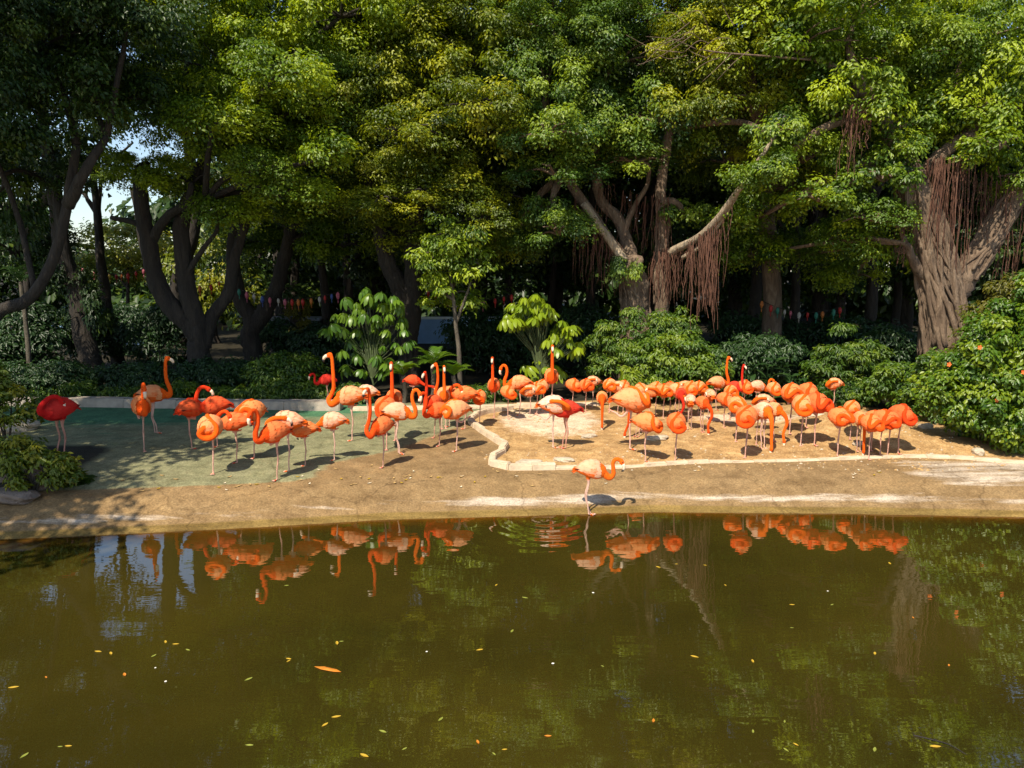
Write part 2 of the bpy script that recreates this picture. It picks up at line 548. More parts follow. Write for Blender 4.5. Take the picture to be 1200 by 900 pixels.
BIRD0 = at_z(692, 603, 0.0)          # the wading bird
def ringd(X, Y): return np.sqrt((X - BIRD0.x + .6) ** 2 + ((Y - BIRD0.y + .15)) ** 2)
def ringa(X, Y):
    d = ringd(X, Y)
    return np.exp(-(d / 1.1) ** 2)
wxs = np.unique(np.concatenate([np.linspace(-50, -8, 16), np.arange(-8, 8.01, .1), np.linspace(8, 50, 16)]))
wys = np.unique(np.concatenate([np.linspace(-40, 6.5, 20), np.arange(6.5, 10.6, .07)]))
pond = sheet('pond_water', wxs, wys, lambda X, Y: np.zeros(X.shape), M['water'],
             {'ring': ringa, 'ringdist': ringd, 'shallow': lambda X, Y: .85 * sm(-.55, -.02, Y - shore(X)) ** 1.5})

# ------------------------------------------------------------------ kerb, edging
def run_of_stones(path, seg, w, hfun, mat, parent, name, sink=.12, gap=.006):
    P = spline(path, 400)
    L = np.concatenate([[0], np.cumsum(np.linalg.norm(np.diff(P[:, :2], axis=0), axis=1))])
    n = max(1, int(round(L[-1] / seg)))
    for i in range(n):
        a, b = L[-1] * i / n, L[-1] * (i + 1) / n
        pa = np.array([np.interp(a, L, P[:, k]) for k in (0, 1)])
        pb = np.array([np.interp(b, L, P[:, k]) for k in (0, 1)])
        d = pb - pa; ln = float(np.hypot(*d)); d = d / ln
        mid = (pa + pb) / 2
        h = hfun(i / n)
        hh = h + random.uniform(-.012, .012)
        bm = bmesh.new()
        bmesh.ops.create_cube(bm, size=1)
        ww = w * random.uniform(.92, 1.06)
        z0 = gzf(*mid)
        for v in bm.verts:
            v.co = (v.co.x * (ln - gap + .02), v.co.y * ww * (.86 if v.co.z > 0 else 1), (v.co.z + .5) * (hh + sink) - sink)
        bmesh.ops.bevel(bm, geom=bm.edges[:], offset=.014, segments=2, affect='EDGES')
        for v in bm.verts:
            v.co += Vector((random.uniform(-1, 1), random.uniform(-1, 1), random.uniform(-1, 1))) * .004
        me = bpy.data.meshes.new(name)
        bm.to_mesh(me); bm.free()
        me.materials.append(mat)
        o = link(name, me, parent, (mid[0] - parent.location.x, mid[1] - parent.location.y, z0 - parent.location.z), math.atan2(d[1], d[0]))

k = empty('kerb', KERB[9]); tag(k, 'winding pale concrete kerb round the dry earth bed', 'kerb')
run_of_stones(KERB, .34, .13, lambda t: .085 if t < .40 else .028, M['concrete'], k, 'kerb_stone')
e = empty('edging_wall', at_ground(200, 478)); tag(e, 'long low grey concrete edging along the back of the green paving', 'edging')
run_of_stones([at_ground(-40, 476), at_ground(60, 475), at_ground(200, 477), at_ground(330, 479), at_ground(400, 480)], 1.1, .34, lambda t: .17, M['concrete_grey'], e, 'edging_stone')
e2 = empty('edging_strip', at_ground(480, 479)); tag(e2, 'narrow sunlit concrete strip behind the flamingos at the back of the paving', 'edging')
run_of_stones([at_ground(412, 480), at_ground(500, 479), at_ground(590, 477), at_ground(700, 474)], .9, .3, lambda t: .05, M['concrete'], e2, 'edging_stone')

# ------------------------------------------------------------------ flamingos
def ellipsoid(mb, c, r, ax=(1, 0, 0), n=14, mrows=10):
    ax = Vector(ax).normalized()
    q = Vector((1, 0, 0)).rotation_difference(ax)
    vs, fs = [], []
    for i in range(mrows + 1):
        th = math.pi * i / mrows
        for k_ in range(n):
            ph = 2 * math.pi * k_ / n
            p = Vector((math.cos(th) * r[0], math.sin(th) * math.cos(ph) * r[1], math.sin(th) * math.sin(ph) * r[2]))
            vs.append(Vector(c) + q @ p)
    for i in range(mrows):
        for k_ in range(n):
            k2 = (k_ + 1) % n
            fs.append((i * n + k_, (i + 1) * n + k_, (i + 1) * n + k2, i * n + k2))
    mb.add(vs, fs)

# body profile: (x, z centre, half width, half height)
BODY = [(-.33, .705, .010, .010), (-.29, .712, .040, .026), (-.22, .722, .088, .065), (-.12, .726, .125, .115), (0, .716, .142, .142), (.10, .704, .132, .142),
        (.18, .694, .103, .115), (.235, .690, .066, .072), (.265, .690, .03, .03)]
FLUFF = {'coil': 1.14, 'coil2': 1.14, 'side': 1.06, 'preen': 1.10}
def body_at(x, fl=1.0):
    X = [b[0] for b in BODY]
    c, w, h = [float(np.interp(x, X, [b[j] for b in BODY])) for j in (1, 2, 3)]
    return c, w * fl, h * (1 + (fl - 1) * .6)

POSES = {
    # neck path, bill direction
    'up': ([(.19, 0, .70), (.28, 0, .665), (.335, 0, .70), (.325, 0, .80), (.285, 0, .91), (.27, 0, 1.04), (.275, 0, 1.17), (.285, 0, 1.28), (.315, 0, 1.325)], (.93, 0, -.36)),
    'upcoil': ([(.19, 0, .70), (.28, .02, .62), (.35, .03, .59), (.40, .0, .65), (.36, -.04, .72), (.31, -.03, .83), (.30, 0, .98), (.305, 0, 1.14), (.315, 0, 1.30), (.345, 0, 1.345)], (.97, 0, -.22)),
    'coil': ([(.15, 0, .73), (.235, .06, .71), (.238, .115, .650), (.250, .06, .590), (.258, -.03, .582), (.235, -.112, .635), (.190, -.118, .735), (.15, -.055, .80), (.11, .0, .855), (.05, .03, .878), (-.02, .04, .86)], (-.8, .1, -.6)),
    'coil2': ([(.15, 0, .70), (.235, .055, .64), (.242, .125, .655), (.20, .13, .745), (.225, .045, .785), (.248, -.035, .725), (.245, -.115, .672), (.195, -.135, .745), (.135, -.08, .815), (.07, -.03, .868), (.0, .01, .868)], (-.85, .2, -.5)),
    'arch': ([(.19, 0, .69), (.265, 0, .625), (.33, 0, .60), (.385, 0, .645), (.385, 0, .735), (.375, 0, .81), (.405, 0, .87), (.465, 0, .885), (.52, 0, .855)], (.55, 0, -.83)),
    'higharch': ([(.19, 0, .70), (.28, 0, .64), (.35, 0, .66), (.355, 0, .76), (.31, 0, .87), (.30, 0, .98), (.335, 0, 1.06), (.40, 0, 1.07), (.44, 0, 1.02)], (.35, 0, -.94)),
    'back': ([(.19, 0, .70), (.28, 0, .67), (.335, 0, .72), (.325, 0, .83), (.295, 0, .94), (.24, 0, 1.02), (.165, 0, 1.03), (.11, 0, 1.0)], (-.8, 0, -.6)),
    'down': ([(.19, 0, .69), (.28, 0, .65), (.335, 0, .57), (.355, 0, .46), (.36, 0, .34), (.365, 0, .22), (.385, 0, .12), (.385, 0, .075)], (-.35, 0, -.93)),
    'down2': ([(.19, 0, .69), (.28, .02, .65), (.34, .06, .56), (.36, .07, .44), (.34, .03, .33), (.35, -.03, .23), (.385, -.05, .14), (.40, -.05, .09)], (.1, 0, -.99)),
    'reach': ([(.19, 0, .69), (.28, 0, .65), (.37, 0, .60), (.47, 0, .565), (.57, 0, .55), (.66, 0, .535)], (.75, 0, -.66)),
    'preen': ([(.19, 0, .71), (.275, 0, .705), (.305, .02, .765), (.26, .05, .84), (.18, .07, .895), (.10, .105, .90), (.045, .13, .84)], (-.4, .1, -.9)),
    'side': ([(.18, 0, .71), (.265, .04, .685), (.285, .11, .70), (.245, .155, .75), (.17, .17, .79), (.08, .165, .80), (.01, .15, .795)], (-.95, -.1, -.25)),
}
HEAD_R = .043

def bird_proto(pose, legs, mirror=False):
    path, bdir = POSES[pose]
    sgn = -1 if mirror else 1
    path = [(p[0], p[1] * sgn, p[2]) for p in path]
    bdir = Vector((bdir[0], bdir[1] * sgn, bdir[2])).normalized()
    mb = MB()
    fl = FLUFF.get(pose, 1.0); fh = 1 + (fl - 1) * .6
    # trunk of the bird
    n = 18
    vs, fs = [], []
    B = spline([(b[0], b[1], b[2]) for b in BODY], 30)
    Hh = spline([(b[0], b[3], 0) for b in BODY], 30)
    for i in range(30):
        for k_ in range(n):
            a = 2 * math.pi * k_ / n
            cz = math.sin(a)
            vs.append((B[i][0], max(B[i][2], .006) * fl * math.cos(a), B[i][1] + max(Hh[i][1], .006) * fh * (cz if cz > 0 else cz * .92)))
    for i in range(29):
        for k_ in range(n):
            k2 = (k_ + 1) % n
            fs.append((i * n + k_, i * n + k2, (i + 1) * n + k2, (i + 1) * n + k_))
    fs.append(tuple(reversed(range(n)))); fs.append(tuple(29 * n + k_ for k_ in range(n)))
    fs = [tuple(reversed(f)) for f in fs]
    mb.add(vs, fs)
    NP = spline(path, 44)
    rad = np.interp(np.linspace(0, 1, 44), [0, .12, .3, .6, 1], [.066, .048, .038, .034, .029] if pose in ('coil', 'coil2') else [.072, .060, .043, .034, .029])
    mb.tube(NP, list(rad), 12)
    hd = Vector(NP[-1]) + bdir * .012
    ellipsoid(mb, hd, (.058, HEAD_R * .82, HEAD_R), bdir)
    # legs
    lg = []
    def leg(pts, rr):
        P = spline(pts, 26)
        t = np.linspace(0, 1, 26)
        mb.tube(P, list(np.interp(t, [0, .1, .25, .47, .53, .59, .9, 1], rr)), 8)
        lg.append(P)
    rr = [.05, .036, .0185, .0145, .019, .0145, .0125, .014]
    def foot(x, y):
        v = [(x - .025, y, .012), (x + .085, y - .04, .008), (x + .095, y, .010), (x + .085, y + .04, .008)]
        w = [(a, b, c + .012) for a, b, c in v]
        mb.add(v + w, [(0, 3, 2, 1), (4, 5, 6, 7), (0, 1, 5, 4), (1, 2, 6, 5), (2, 3, 7, 6), (3, 0, 4, 7)])
        lg.append(np.array([(x - .02, y, .015), (x + .09, y, .015)]))
    if legs == 1:
        leg([(-.02, .02, .62), (-.005, .02, .50), (-.02, .012, .31), (0, .005, .16), (.0, 0, .012)], rr)
        foot(0, 0)
        leg([(-.0, -.05, .60), (.06, -.055, .535), (.02, -.05, .545), (-.06, -.045, .56), (-.10, -.04, .575)], [.04, .03, .022, .018, .02, .016, .014, .016])
    elif legs == 2:
        for y, f in ((.045, .0), (-.045, .02)):
            leg([(-.02 + f, y, .62), (.0 + f, y, .49), (-.03 + f, y, .31), (f * 2, y, .16), (.01 + f * 2, y, .012)], rr)
            foot(.01 + f * 2, y)
    elif legs == 3:   # wading, one leg crossing behind the other
        leg([(-.06, .04, .62), (-.05, .04, .49), (-.10, .04, .31), (-.06, .03, .16), (.0, .02, .012)], rr)
        foot(0, .02)
        leg([(-.05, -.04, .62), (-.04, -.04, .49), (-.075, -.04, .31), (-.05, -.035, .16), (-.03, -.03, .012)], rr)
        foot(-.03, -.03)
    elif legs == 4:   # second leg folded up behind
        leg([(-.0, .03, .62), (.0, .03, .50), (-.01, .02, .31), (.0, .01, .16), (.0, 0, .012)], rr)
        foot(0, 0)
        leg([(-.02, -.05, .61), (-.06, -.055, .53), (-.13, -.05, .48), (-.22, -.045, .53), (-.33, -.04, .57)], [.045, .034, .02, .016, .02, .016, .014, .016])
    src = mb.mesh('tmp', [])
    o = bpy.data.objects.new('tmp', src)
    C.objects.link(o)
    md = o.modifiers.new('r', 'REMESH'); md.mode = 'VOXEL'; md.voxel_size = .0105; md.use_smooth_shade = True
    sm_ = o.modifiers.new('s', 'SMOOTH'); sm_.factor = .5; sm_.iterations = 2
    dg = bpy.context.evaluated_depsgraph_get()
    me = bpy.data.meshes.new_from_object(o.evaluated_get(dg))
    bpy.data.objects.remove(o)
    bpy.data.meshes.remove(src)
    me.name = 'flamingo'
    nv = len(me.vertices)
    co = np.empty(nv * 3); me.vertices.foreach_get('co', co); co = co.reshape(-1, 3)
    def dist(P):
        return np.min(np.linalg.norm(co[:, None, :] - P[None, :, :], axis=2), axis=1)
    dn = dist(np.array(NP)) - .04
    dl = np.min(np.stack([dist(p) for p in lg]), axis=0)
    ez = np.interp(co[:, 0], [b[0] for b in BODY], [b[1] for b in BODY])
    ey = np.interp(co[:, 0], [b[0] for b in BODY], [b[2] for b in BODY]) * fl + 1e-3
    eh = np.interp(co[:, 0], [b[0] for b in BODY], [b[3] for b in BODY]) * fh + 1e-3
    db = (np.sqrt((co[:, 1] / ey) ** 2 + ((co[:, 2] - ez) / eh) ** 2) - 1) * ey
    body = (db < .012) & (dn > db)
    legm = np.clip((.60 - co[:, 2]) / .06, 0, 1) * (dl < .035) * (db > -.01) * (dn > .01)
    legm = np.where((co[:, 2] < .5) & (dl < .03) & (dn > 0), 1.0, legm)
    up = (co[:, 2] - ez) / eh
    palem = np.where(body, np.clip((.75 if pose in ('coil', 'coil2') else .45) + .55 * up, 0, 1) * np.clip(((.34 if pose in ('coil', 'coil2', 'preen') else .20) - co[:, 0]) / .15, 0, 1) * np.clip((co[:, 0] + .30) / .08, 0, 1), 0)
    # ruffled plumage
    nr = np.empty(nv * 3); me.vertices.foreach_get('normal', nr); nr = nr.reshape(-1, 3)
    ruf = np.sin(co[:, 0] * 95 + 3 * np.sin(co[:, 2] * 60) + 2 * np.sin(co[:, 1] * 70)) * np.cos(co[:, 1] * 80 + co[:, 2] * 50)
    lump = fbm(co[:, 0] * 14 + co[:, 1] * 9, co[:, 2] * 14, 9)
    co2 = co + nr * ((.0045 * ruf + .006 * lump) * body)[:, None]
    me.vertices.foreach_set('co', co2.ravel())
    eye = np.array(hd) + np.array(bdir) * .015
    col = np.zeros((nv, 4), np.float32)
    col[:, 0] = legm; col[:, 1] = palem; col[:, 3] = 1
    knee = np.exp(-((co[:, 2] - .31) / .03) ** 2) * legm * .35
    col[:, 2] = knee
    at = me.attributes.new('zone', 'FLOAT_COLOR', 'POINT')
    at.data.foreach_set('color', col.ravel())
    me.materials.clear(); me.materials.append(M['bird'])
    # bill: bent, ivory with a black tip
    bb = MB()
    side = bdir.cross(Vector((0, 0, 1)))
    if side.length < .05: side = Vector((0, 1, 0))
    side.normalize()
    upv = side.cross(bdir).normalized()
    dn_ = -upv
    b0 = hd + bdir * .04
    pts = [b0, b0 + bdir * .035 + dn_ * .004, b0 + bdir * .062 + dn_ * .018, b0 + bdir * .078 + dn_ * .042]
    bb.tube(pts, [.030, .028, .026, .023], 8, 0)
    pts2 = [pts[-1] - (pts[-1] - pts[-2]) * .02, b0 + bdir * .083 + dn_ * .062, b0 + bdir * .080 + dn_ * .085]
    bb.tube(pts2, [.0235, .019, .006], 8, 1)
    bill = bb.mesh('bill', [M['bill_pale'], M['bill_black']], True)
    eyes = []
    for sg in (-1, 1):
        eb = MB()
        ellipsoid(eb, hd + bdir * .006 + side * sg * HEAD_R * .78 + upv * .010, (.009, .006, .009), bdir, 6, 4)
        eyes.append(eb.mesh('eye', [M['bill_black']], True))
    return me, bill, eyes

# wings: overlapping feather blades laid on the flank (one mesh per side)
def wing_mesh(sg, fl=1.0):
    mb = MB()
    zone = []
    rows = [(.155, 7, .10, .055), (.075, 8, .12, .055), (-.015, 8, .14, .05), (-.10, 7, .17, .045)]
    for ri, (x0, cnt, ln, wd) in enumerate(rows):
        for i in range(cnt):
            u = i / (cnt - 1)
            a = math.radians(88 - u * 118)                 # from the spine down the flank
            xa = x0 + .03 * u + random.uniform(-.012, .012)
            L = ln * random.uniform(.85, 1.15)
            pts = []
            for s_ in range(4):
                x = xa - L * s_ / 3
                aa = a + .10 * s_ / 3 * (1 if u > .4 else .2)
                cz, hw, hh = body_at(x, fl)
                lift = 1.03 + .015 * (3 - ri) + random.uniform(.03, .09) * s_ / 3
                w = wd * (.55, 1.0, .95, .25)[s_]
                row = []
                for t_ in (-1, 0, 1):
                    ab = aa + t_ * w / .13 * .5
                    k_ = lift + (.018 if t_ == 0 else 0)
                    row.append((x, sg * (max(hw, .03) * k_ * math.cos(ab) + .002), cz + max(hh, .022) * k_ * math.sin(ab)))
                pts += row
            f = []
            for s_ in range(3):
                for t_ in range(2):
                    q = (s_ * 3 + t_, s_ * 3 + t_ + 1, s_ * 3 + t_ + 4, s_ * 3 + t_ + 3)
                    f.append(q if sg < 0 else tuple(reversed(q)))
            mb.add(pts, f)
            pm = (.72 if ri < 3 else .55) + .3 * (1 - u) - .25 * u + random.uniform(-.25, .25)
            zone += [pm] * 12
    dark = [0] * len(zone)
    for i in range(6):
        x0 = -.06 - .022 * i; z0 = body_at(x0, fl)
        y = sg * (z0[1] * 1.03 + .004); z = z0[0] - z0[2] * (.30 - .05 * i)
        L = .15
        mb.add([(x0 + .03, y, z + .012), (x0 + .03, y, z - .012), (x0 - L * .6, y * .72, z - .012 + .010), (x0 - L, y * .45, z + .012), (x0 - L * .6, y * .75, z + .020)], [(0, 1, 2, 3, 4) if sg < 0 else (4, 3, 2, 1, 0)])
        zone += [0] * 5; dark += [.9] * 5
    me = mb.mesh('wing', [M['bird']], True)
    at = me.attributes.new('zone', 'FLOAT_COLOR', 'POINT')
    c = np.zeros((len(zone), 4), np.float32); c[:, 1] = np.clip(zone, 0, 1); c[:, 2] = dark; c[:, 3] = 1
    at.data.foreach_set('color', c.ravel())
    return me

def tail_mesh():
    mb = MB()
    for i in range(9):
        y = (i - 4) * .013
        L = .13 - abs(i - 4) * .008
        z = .722 - abs(i - 4) * .004 + random.uniform(-.004, .004)
        v = [(-.22, y - .016, z), (-.22, y + .016, z), (-.22 - L * .8, y * 1.25 + .014, z - .035), (-.22 - L, y * 1.3, z - .05), (-.22 - L * .8, y * 1.25 - .014, z - .035)]
        w = [(a, b, c - .006) for a, b, c in v]
        mb.add(v + w, [(0, 1, 2, 3, 4), (9, 8, 7, 6, 5), (0, 5, 6, 1), (1, 6, 7, 2), (2, 7, 8, 3), (3, 8, 9, 4), (4, 9, 5, 0)])
    me = mb.mesh('tail', [M['bird']], True)
    at = me.attributes.new('zone', 'FLOAT_COLOR', 'POINT')
    c = np.zeros((len(me.vertices), 4), np.float32); c[:, 1] = .25; c[:, 3] = 1
    at.data.foreach_set('color', c.ravel())
    return me
WING = {(g_, f_): wing_mesh(g_, f_) for g_ in (1, -1) for f_ in (1.0, 1.06, 1.10, 1.14)}
TAIL = tail_mesh()
PROTO = {}
GROUP_B = 'flamingos standing on the pond bank'

def flamingo(px, py, top, pose, yaw, tone, label, legs=1, mirror=False, scale=None, z=None):
    key = (pose, legs, mirror)
    if key not in PROTO:
        PROTO[key] = bird_proto(*key)
    me, bill, eyes = PROTO[key]
    p = at_ground(px, py) if z is None else at_z(px, py, z)
    ppm = FPX / (p.y * CP + (CAM_H - p.z) * SP)
    s = scale or min(1.15, max(.74, (py - top) / ppm / (.90 if pose in ('coil', 'coil2', 'preen') else .87)))
    o = link('flamingo', me, None, (p.x, p.y, p.z - .006), R(yaw))
    k_ = s * random.uniform(.94, 1.0) * (.99 if pose in ('coil', 'coil2', 'preen') else .90)
    o.scale = (k_, k_, s)
    if pose in ('coil', 'coil2') and -130 < yaw < -30:      # resting birds face the sun over the pond
        o.rotation_euler.z = R(-90 + (yaw + 90) * .9)
    t = min(1, max(0, tone + random.uniform(-.13, .10) * (1 if .2 < tone < .75 else .4)))
    o['tone'] = t
    tag(o, label, 'flamingo', GROUP_B)
    for nm, m_ in (('bill', bill), ('eye', eyes[0]), ('eye', eyes[1]), ('wing', WING[(1, FLUFF.get(pose, 1.0))]), ('wing', WING[(-1, FLUFF.get(pose, 1.0))]), ('tail', TAIL)):
        c = link(nm, m_, o)
        c['tone'] = t
    return o

SH = 'orange flamingo resting on one leg with coiled neck in the crowd on the earth bed'
SP_ = 'pale pink flamingo with its neck folded away in the crowd on the earth bed'
BK = 'orange flamingo resting at the back of the flock before the round green shrub'
CR = 'coral flamingo asleep with looped neck in the cluster beside the earth mound'
F = flamingo
F(692, 603, 536, 'arch', -8, .14, 'flamingo wading alone at the water edge with neck bent forward', 3, z=.0)
F(74, 538, 462, 'preen', -112, .96, 'deep red flamingo standing alone in the tree shade on the green paving', 2)
F(181, 508, 450, 'up', 25, .35, 'upright flamingo with raised neck behind a preening one on the green paving', 2)
F(169, 529, 462, 'higharch', -55, .55, 'orange flamingo curving its neck in front of the upright one, half in shade', 1)
F(225, 527, 465, 'coil2', 70, .78, 'red flamingo with its back turned, on one leg between shade and sun')
F(255, 524, 463, 'back', 205, .70, 'red orange flamingo bending its raised neck over its own back', 1)
F(250, 555, 483, 'coil', -78, .30, 'pale backed flamingo curled up on one leg in front of the neck bending one', mirror=True)
F(278, 543, 480, 'preen', 180, .72, 'red orange flamingo preening with neck laid over its back', 1)
F(298, 537, 466, 'coil2', -110, .55, 'orange flamingo with S coiled neck beside the preening red one')
F(339, 553, 480, 'side', 182, .10, 'white backed flamingo in profile with tail over its neighbour')
F(325, 563, 492, 'higharch', 232, .50, 'orange flamingo with hooked raised neck in front of the white backed one')
F(358, 546, 490, 'preen', 195, .55, 'small orange flamingo huddled under a white tail')
F(392, 540, 481, 'reach', 183, .12, 'pale flamingo in profile stretching its neck low to the side')
F(384, 474, 440, 'arch', 190, .97, 'dark red flamingo hunched at the edging before the umbrella plant', 2)
F(413, 517, 451, 'upcoil', 182, .22, 'tall flamingo with long raised neck and pale body seen in profile', 1)
F(431, 499, 450, 'side', 172, .05, 'pale flamingo standing half behind the tall long necked one')
F(449, 548, 481, 'upcoil', -125, .55, 'orange flamingo with curved raised neck in front of a group of three', 1, scale=.9)
F(453, 527, 462, 'coil', -85, .6, 'orange flamingo facing the pond behind the curved neck one')
F(463, 516, 455, 'up', -88, .62, 'orange flamingo facing the pond with neck raised straight up', 1)
F(466, 532, 470, 'higharch', -2, .18, 'cream backed flamingo with hooked neck turned to the kerb', 2)
F(484, 475, 451, 'reach', -5, .80, 'reddish flamingo at the back stretching its neck out level', 1)
F(509, 513, 455, 'up', -120, .72, 'orange flamingo with head raised, foremost of the group beside the kerb', 1, scale=.86)
F(515, 523, 470, 'higharch', 215, .62, 'coral flamingo with hooked neck before the group beside the kerb', 1)
F(520, 502, 447, 'up', -80, .30, 'pale orange flamingo with raised head in the group beside the kerb', 2, scale=.86)
F(527, 500, 447, 'up', 185, .50, 'orange flamingo with raised head and streaked back in the group beside the kerb', 2, scale=.86)
F(545, 503, 450, 'preen', 170, .45, 'yellowish orange flamingo preening behind the curled one beside the kerb')
F(535, 529, 466, 'coil2', 215, .40, 'flamingo with looped golden neck and red tail just outside the kerb', 4)
F(562, 498, 458, 'coil', -90, .52, 'golden orange flamingo curled up on the bend of the kerb')
F(579, 489, 447, 'up', -95, .68, 'red chested flamingo facing the pond with raised head inside the kerb', 1, scale=.88)
F(609, 487, 448, 'higharch', 178, .35, 'peach flamingo with hooked neck standing inside the kerb bend', 1, scale=.92)
F(629, 486, 449, 'coil2', -70, .45, BK)
F(636, 482, 446, 'coil', -110, .42, BK)
F(646, 482, 440, 'up', -90, .50, 'flamingo with neck raised straight up against the bright umbrella plant', 1, scale=1.0)
F(648, 525, 462, 'side', -12, .05, 'white backed flamingo in profile in the sandy part of the bed', 4, mirror=True)
F(663, 525, 466, 'preen', 186, .92, 'vivid red flamingo with its neck behind a white backed one', 2)
F(671, 480, 443, 'coil', -55, .42, BK)
F(694, 478, 440, 'side', 195, .20, 'pale flamingo asleep in profile at the back of the flock')
F(705, 499, 463, 'down', -95, .42, 'orange flamingo facing the pond with neck hanging straight down', 1)
F(714, 483, 442, 'coil2', -100, .40, BK)
F(730, 483, 443, 'coil', -70, .42, BK)
F(738, 527, 449, 'coil2', -15, .30, 'large pale orange flamingo with one leg folded behind, in profile', 4)
F(748, 511, 469, 'down2', 205, .55, 'pinkish flamingo with neck curving down to the earth behind the large one', 2)
F(761, 490, 453, 'side', -20, .32, SP_, mirror=True)
F(777, 490, 452, 'coil2', -80, .50, SH)
F(791, 488, 449, 'coil', -60, .35, SH)
F(797, 494, 461, 'down2', -100, .85, 'red flamingo with lowered neck in the middle of the crowd', 2)
F(808, 489, 445, 'coil', -95, .48, SH)
F(818, 485, 447, 'coil2', -80, .45, SH)
F(756, 541, 481, 'coil', -32, .40, 'golden flamingo curled up in profile at the front of the earth bed')
F(791, 540, 481, 'coil', -92, .50, 'golden flamingo facing the pond with neck looped round its chest')
F(808, 504, 461, 'side', 80, .08, 'nearly white flamingo seen from behind in the crowd', 2)
F(822, 506, 466, 'down2', -70, .70, 'orange red flamingo feeding with neck lowered beside a white one', 2)
F(831, 496, 455, 'side', 95, .12, SP_, 2)
F(839, 481, 444, 'up', 10, .30, 'flamingo with raised head looking along the hedge at the back', 1, scale=.8)
F(860, 483, 444, 'up', -60, .88, 'red flamingo with short raised neck at the back by the hedge', 1, scale=.72)
F(871, 484, 444, 'coil', -80, .50, SH)
F(886, 483, 447, 'arch', 8, .12, 'pale pink flamingo with curved neck at the back by the hedge', 1)
F(848, 501, 461, 'coil', -70, .52, SH)
F(862, 517, 462, 'coil2', -100, .30, SP_, mirror=True)
F(893, 506, 461, 'side', 178, .15, 'cream flamingo in profile asleep behind the neck lowering pair')
F(873, 536, 473, 'coil', -115, .66, 'red orange flamingo curled on one leg in the bed beside a feeding pair')
F(893, 525, 470, 'down', -80, .22, 'pale flamingo with orange neck lowered to the ground, front of a feeding pair', 2)
F(905, 517, 470, 'down2', -60, .28, 'pale flamingo feeding with lowered neck, rear of a feeding pair', 2)
F(886, 521, 474, 'side', -100, .18, SP_)
F(925, 508, 447, 'coil2', -100, .60, 'coral flamingo with twice looped neck behind the paler of four huddled birds')
F(944, 500, 446, 'coil', -80, .58, 'rearmost coral flamingo of the four huddled before the broad leaved plants')
F(938, 522, 460, 'coil', -105, .50, 'paler coral flamingo in front of the four huddled before the broad leaved plants')
F(954, 522, 458, 'coil2', -70, .64, 'redder coral flamingo in front of the four huddled before the broad leaved plants')
F(976, 480, 448, 'side', 185, .32, 'pink flamingo asleep in profile by the ferny shrub')
F(997, 498, 458, 'coil', -110, .35, 'peach flamingo curled up between the ferny shrub and a feeding bird')
F(981, 535, 475, 'coil2', -85, .60, 'pink and red flamingo with folded neck at the front beside the earth mound', mirror=True)
F(1007, 504, 463, 'down', -95, .30, 'pale flamingo with orange neck lowered to a dark hollow beside the earth mound', 2)
F(1019, 518, 463, 'coil2', -90, .55, CR)
F(1021, 523, 478, 'coil', -100, .55, CR)
F(1031, 533, 478, 'coil', -75, .58, 'foremost coral flamingo of the cluster beside the earth mound')
F(1041, 516, 461, 'coil2', -110, .72, 'red orange flamingo pressed against the one next to the earth mound')
F(1053, 519, 459, 'coil', -70, .68, 'red orange flamingo standing right next to the earth mound')
F(1098, 488, 450, 'coil', -80, .60, 'flamingo half hidden behind the big flowering bush')

for px_, py_, tp_, po_, yw_, tn_, lb_, mi_ in ((686, 482, 446, 'coil2', -75, .48, BK, False), (724, 485, 446, 'side', 170, .25, SP_, False), (750, 488, 450, 'coil', -100, .45, SH, True),
        (785, 486, 450, 'coil2', 120, .60, SH, False), (802, 484, 446, 'side', -30, .22, SP_, True), (855, 490, 452, 'coil2', -95, .55, SH, False),
        (595, 491, 452, 'coil', -60, .50, 'orange flamingo curled up between two raised necks inside the kerb bend', False), (621, 489, 450, 'side', 190, .30, 'peach flamingo in profile with folded neck inside the kerb bend', False),
        (768, 486, 448, 'coil', -80, .38, SH, False), (905, 486, 450, 'coil', -85, .46, 'orange flamingo curled up at the back by the broad leaved plants', False)):
    F(px_, py_, tp_, po_, yw_, tn_, lb_, 1, mi_)

# ------------------------------------------------------------------ foliage machinery
def leaf_mesh(name, P, Nn, A, L, W, V, mat, fold=.12, droop=.15):
    n = len(P)
    Nn = Nn / (np.linalg.norm(Nn, axis=1, keepdims=True) + 1e-9)
    A = A - Nn * np.sum(A * Nn, axis=1, keepdims=True)
    A = A / (np.linalg.norm(A, axis=1, keepdims=True) + 1e-9)
    Bv = np.cross(Nn, A)
    L = np.broadcast_to(L, n)[:, None]; W = np.broadcast_to(W, n)[:, None]
    v = np.empty((n, 4, 3), np.float32)
    v[:, 0] = P
    v[:, 1] = P + A * L * .48 + Bv * W * .5 + Nn * L * fold
    v[:, 2] = P + A * L - Nn * L * droop
    v[:, 3] = P + A * L * .48 - Bv * W * .5 + Nn * L * fold
    base = (np.arange(n) * 4)[:, None]
    tri = np.concatenate([base + np.array([[0, 2, 1]]), base + np.array([[0, 3, 2]])], 1).reshape(-1).astype(np.int32)
    me = bpy.data.meshes.new(name)
    me.vertices.add(n * 4); me.vertices.foreach_set('co', v.ravel())
    me.loops.add(n * 6); me.loops.foreach_set('vertex_index', tri)
    me.polygons.add(n * 2); me.polygons.foreach_set('loop_start', np.arange(0, n * 6, 3, dtype=np.int32))
    me.update(calc_edges=True)
    at = me.attributes.new('v', 'FLOAT', 'POINT')
    at.data.foreach_set('value', np.repeat(np.clip(V, 0, 1), 4).astype(np.float32))
    me.materials.append(mat)
    return me

def unit(n):
    d = rng.normal(size=(n, 3))
    return d / np.linalg.norm(d, axis=1, keepdims=True)

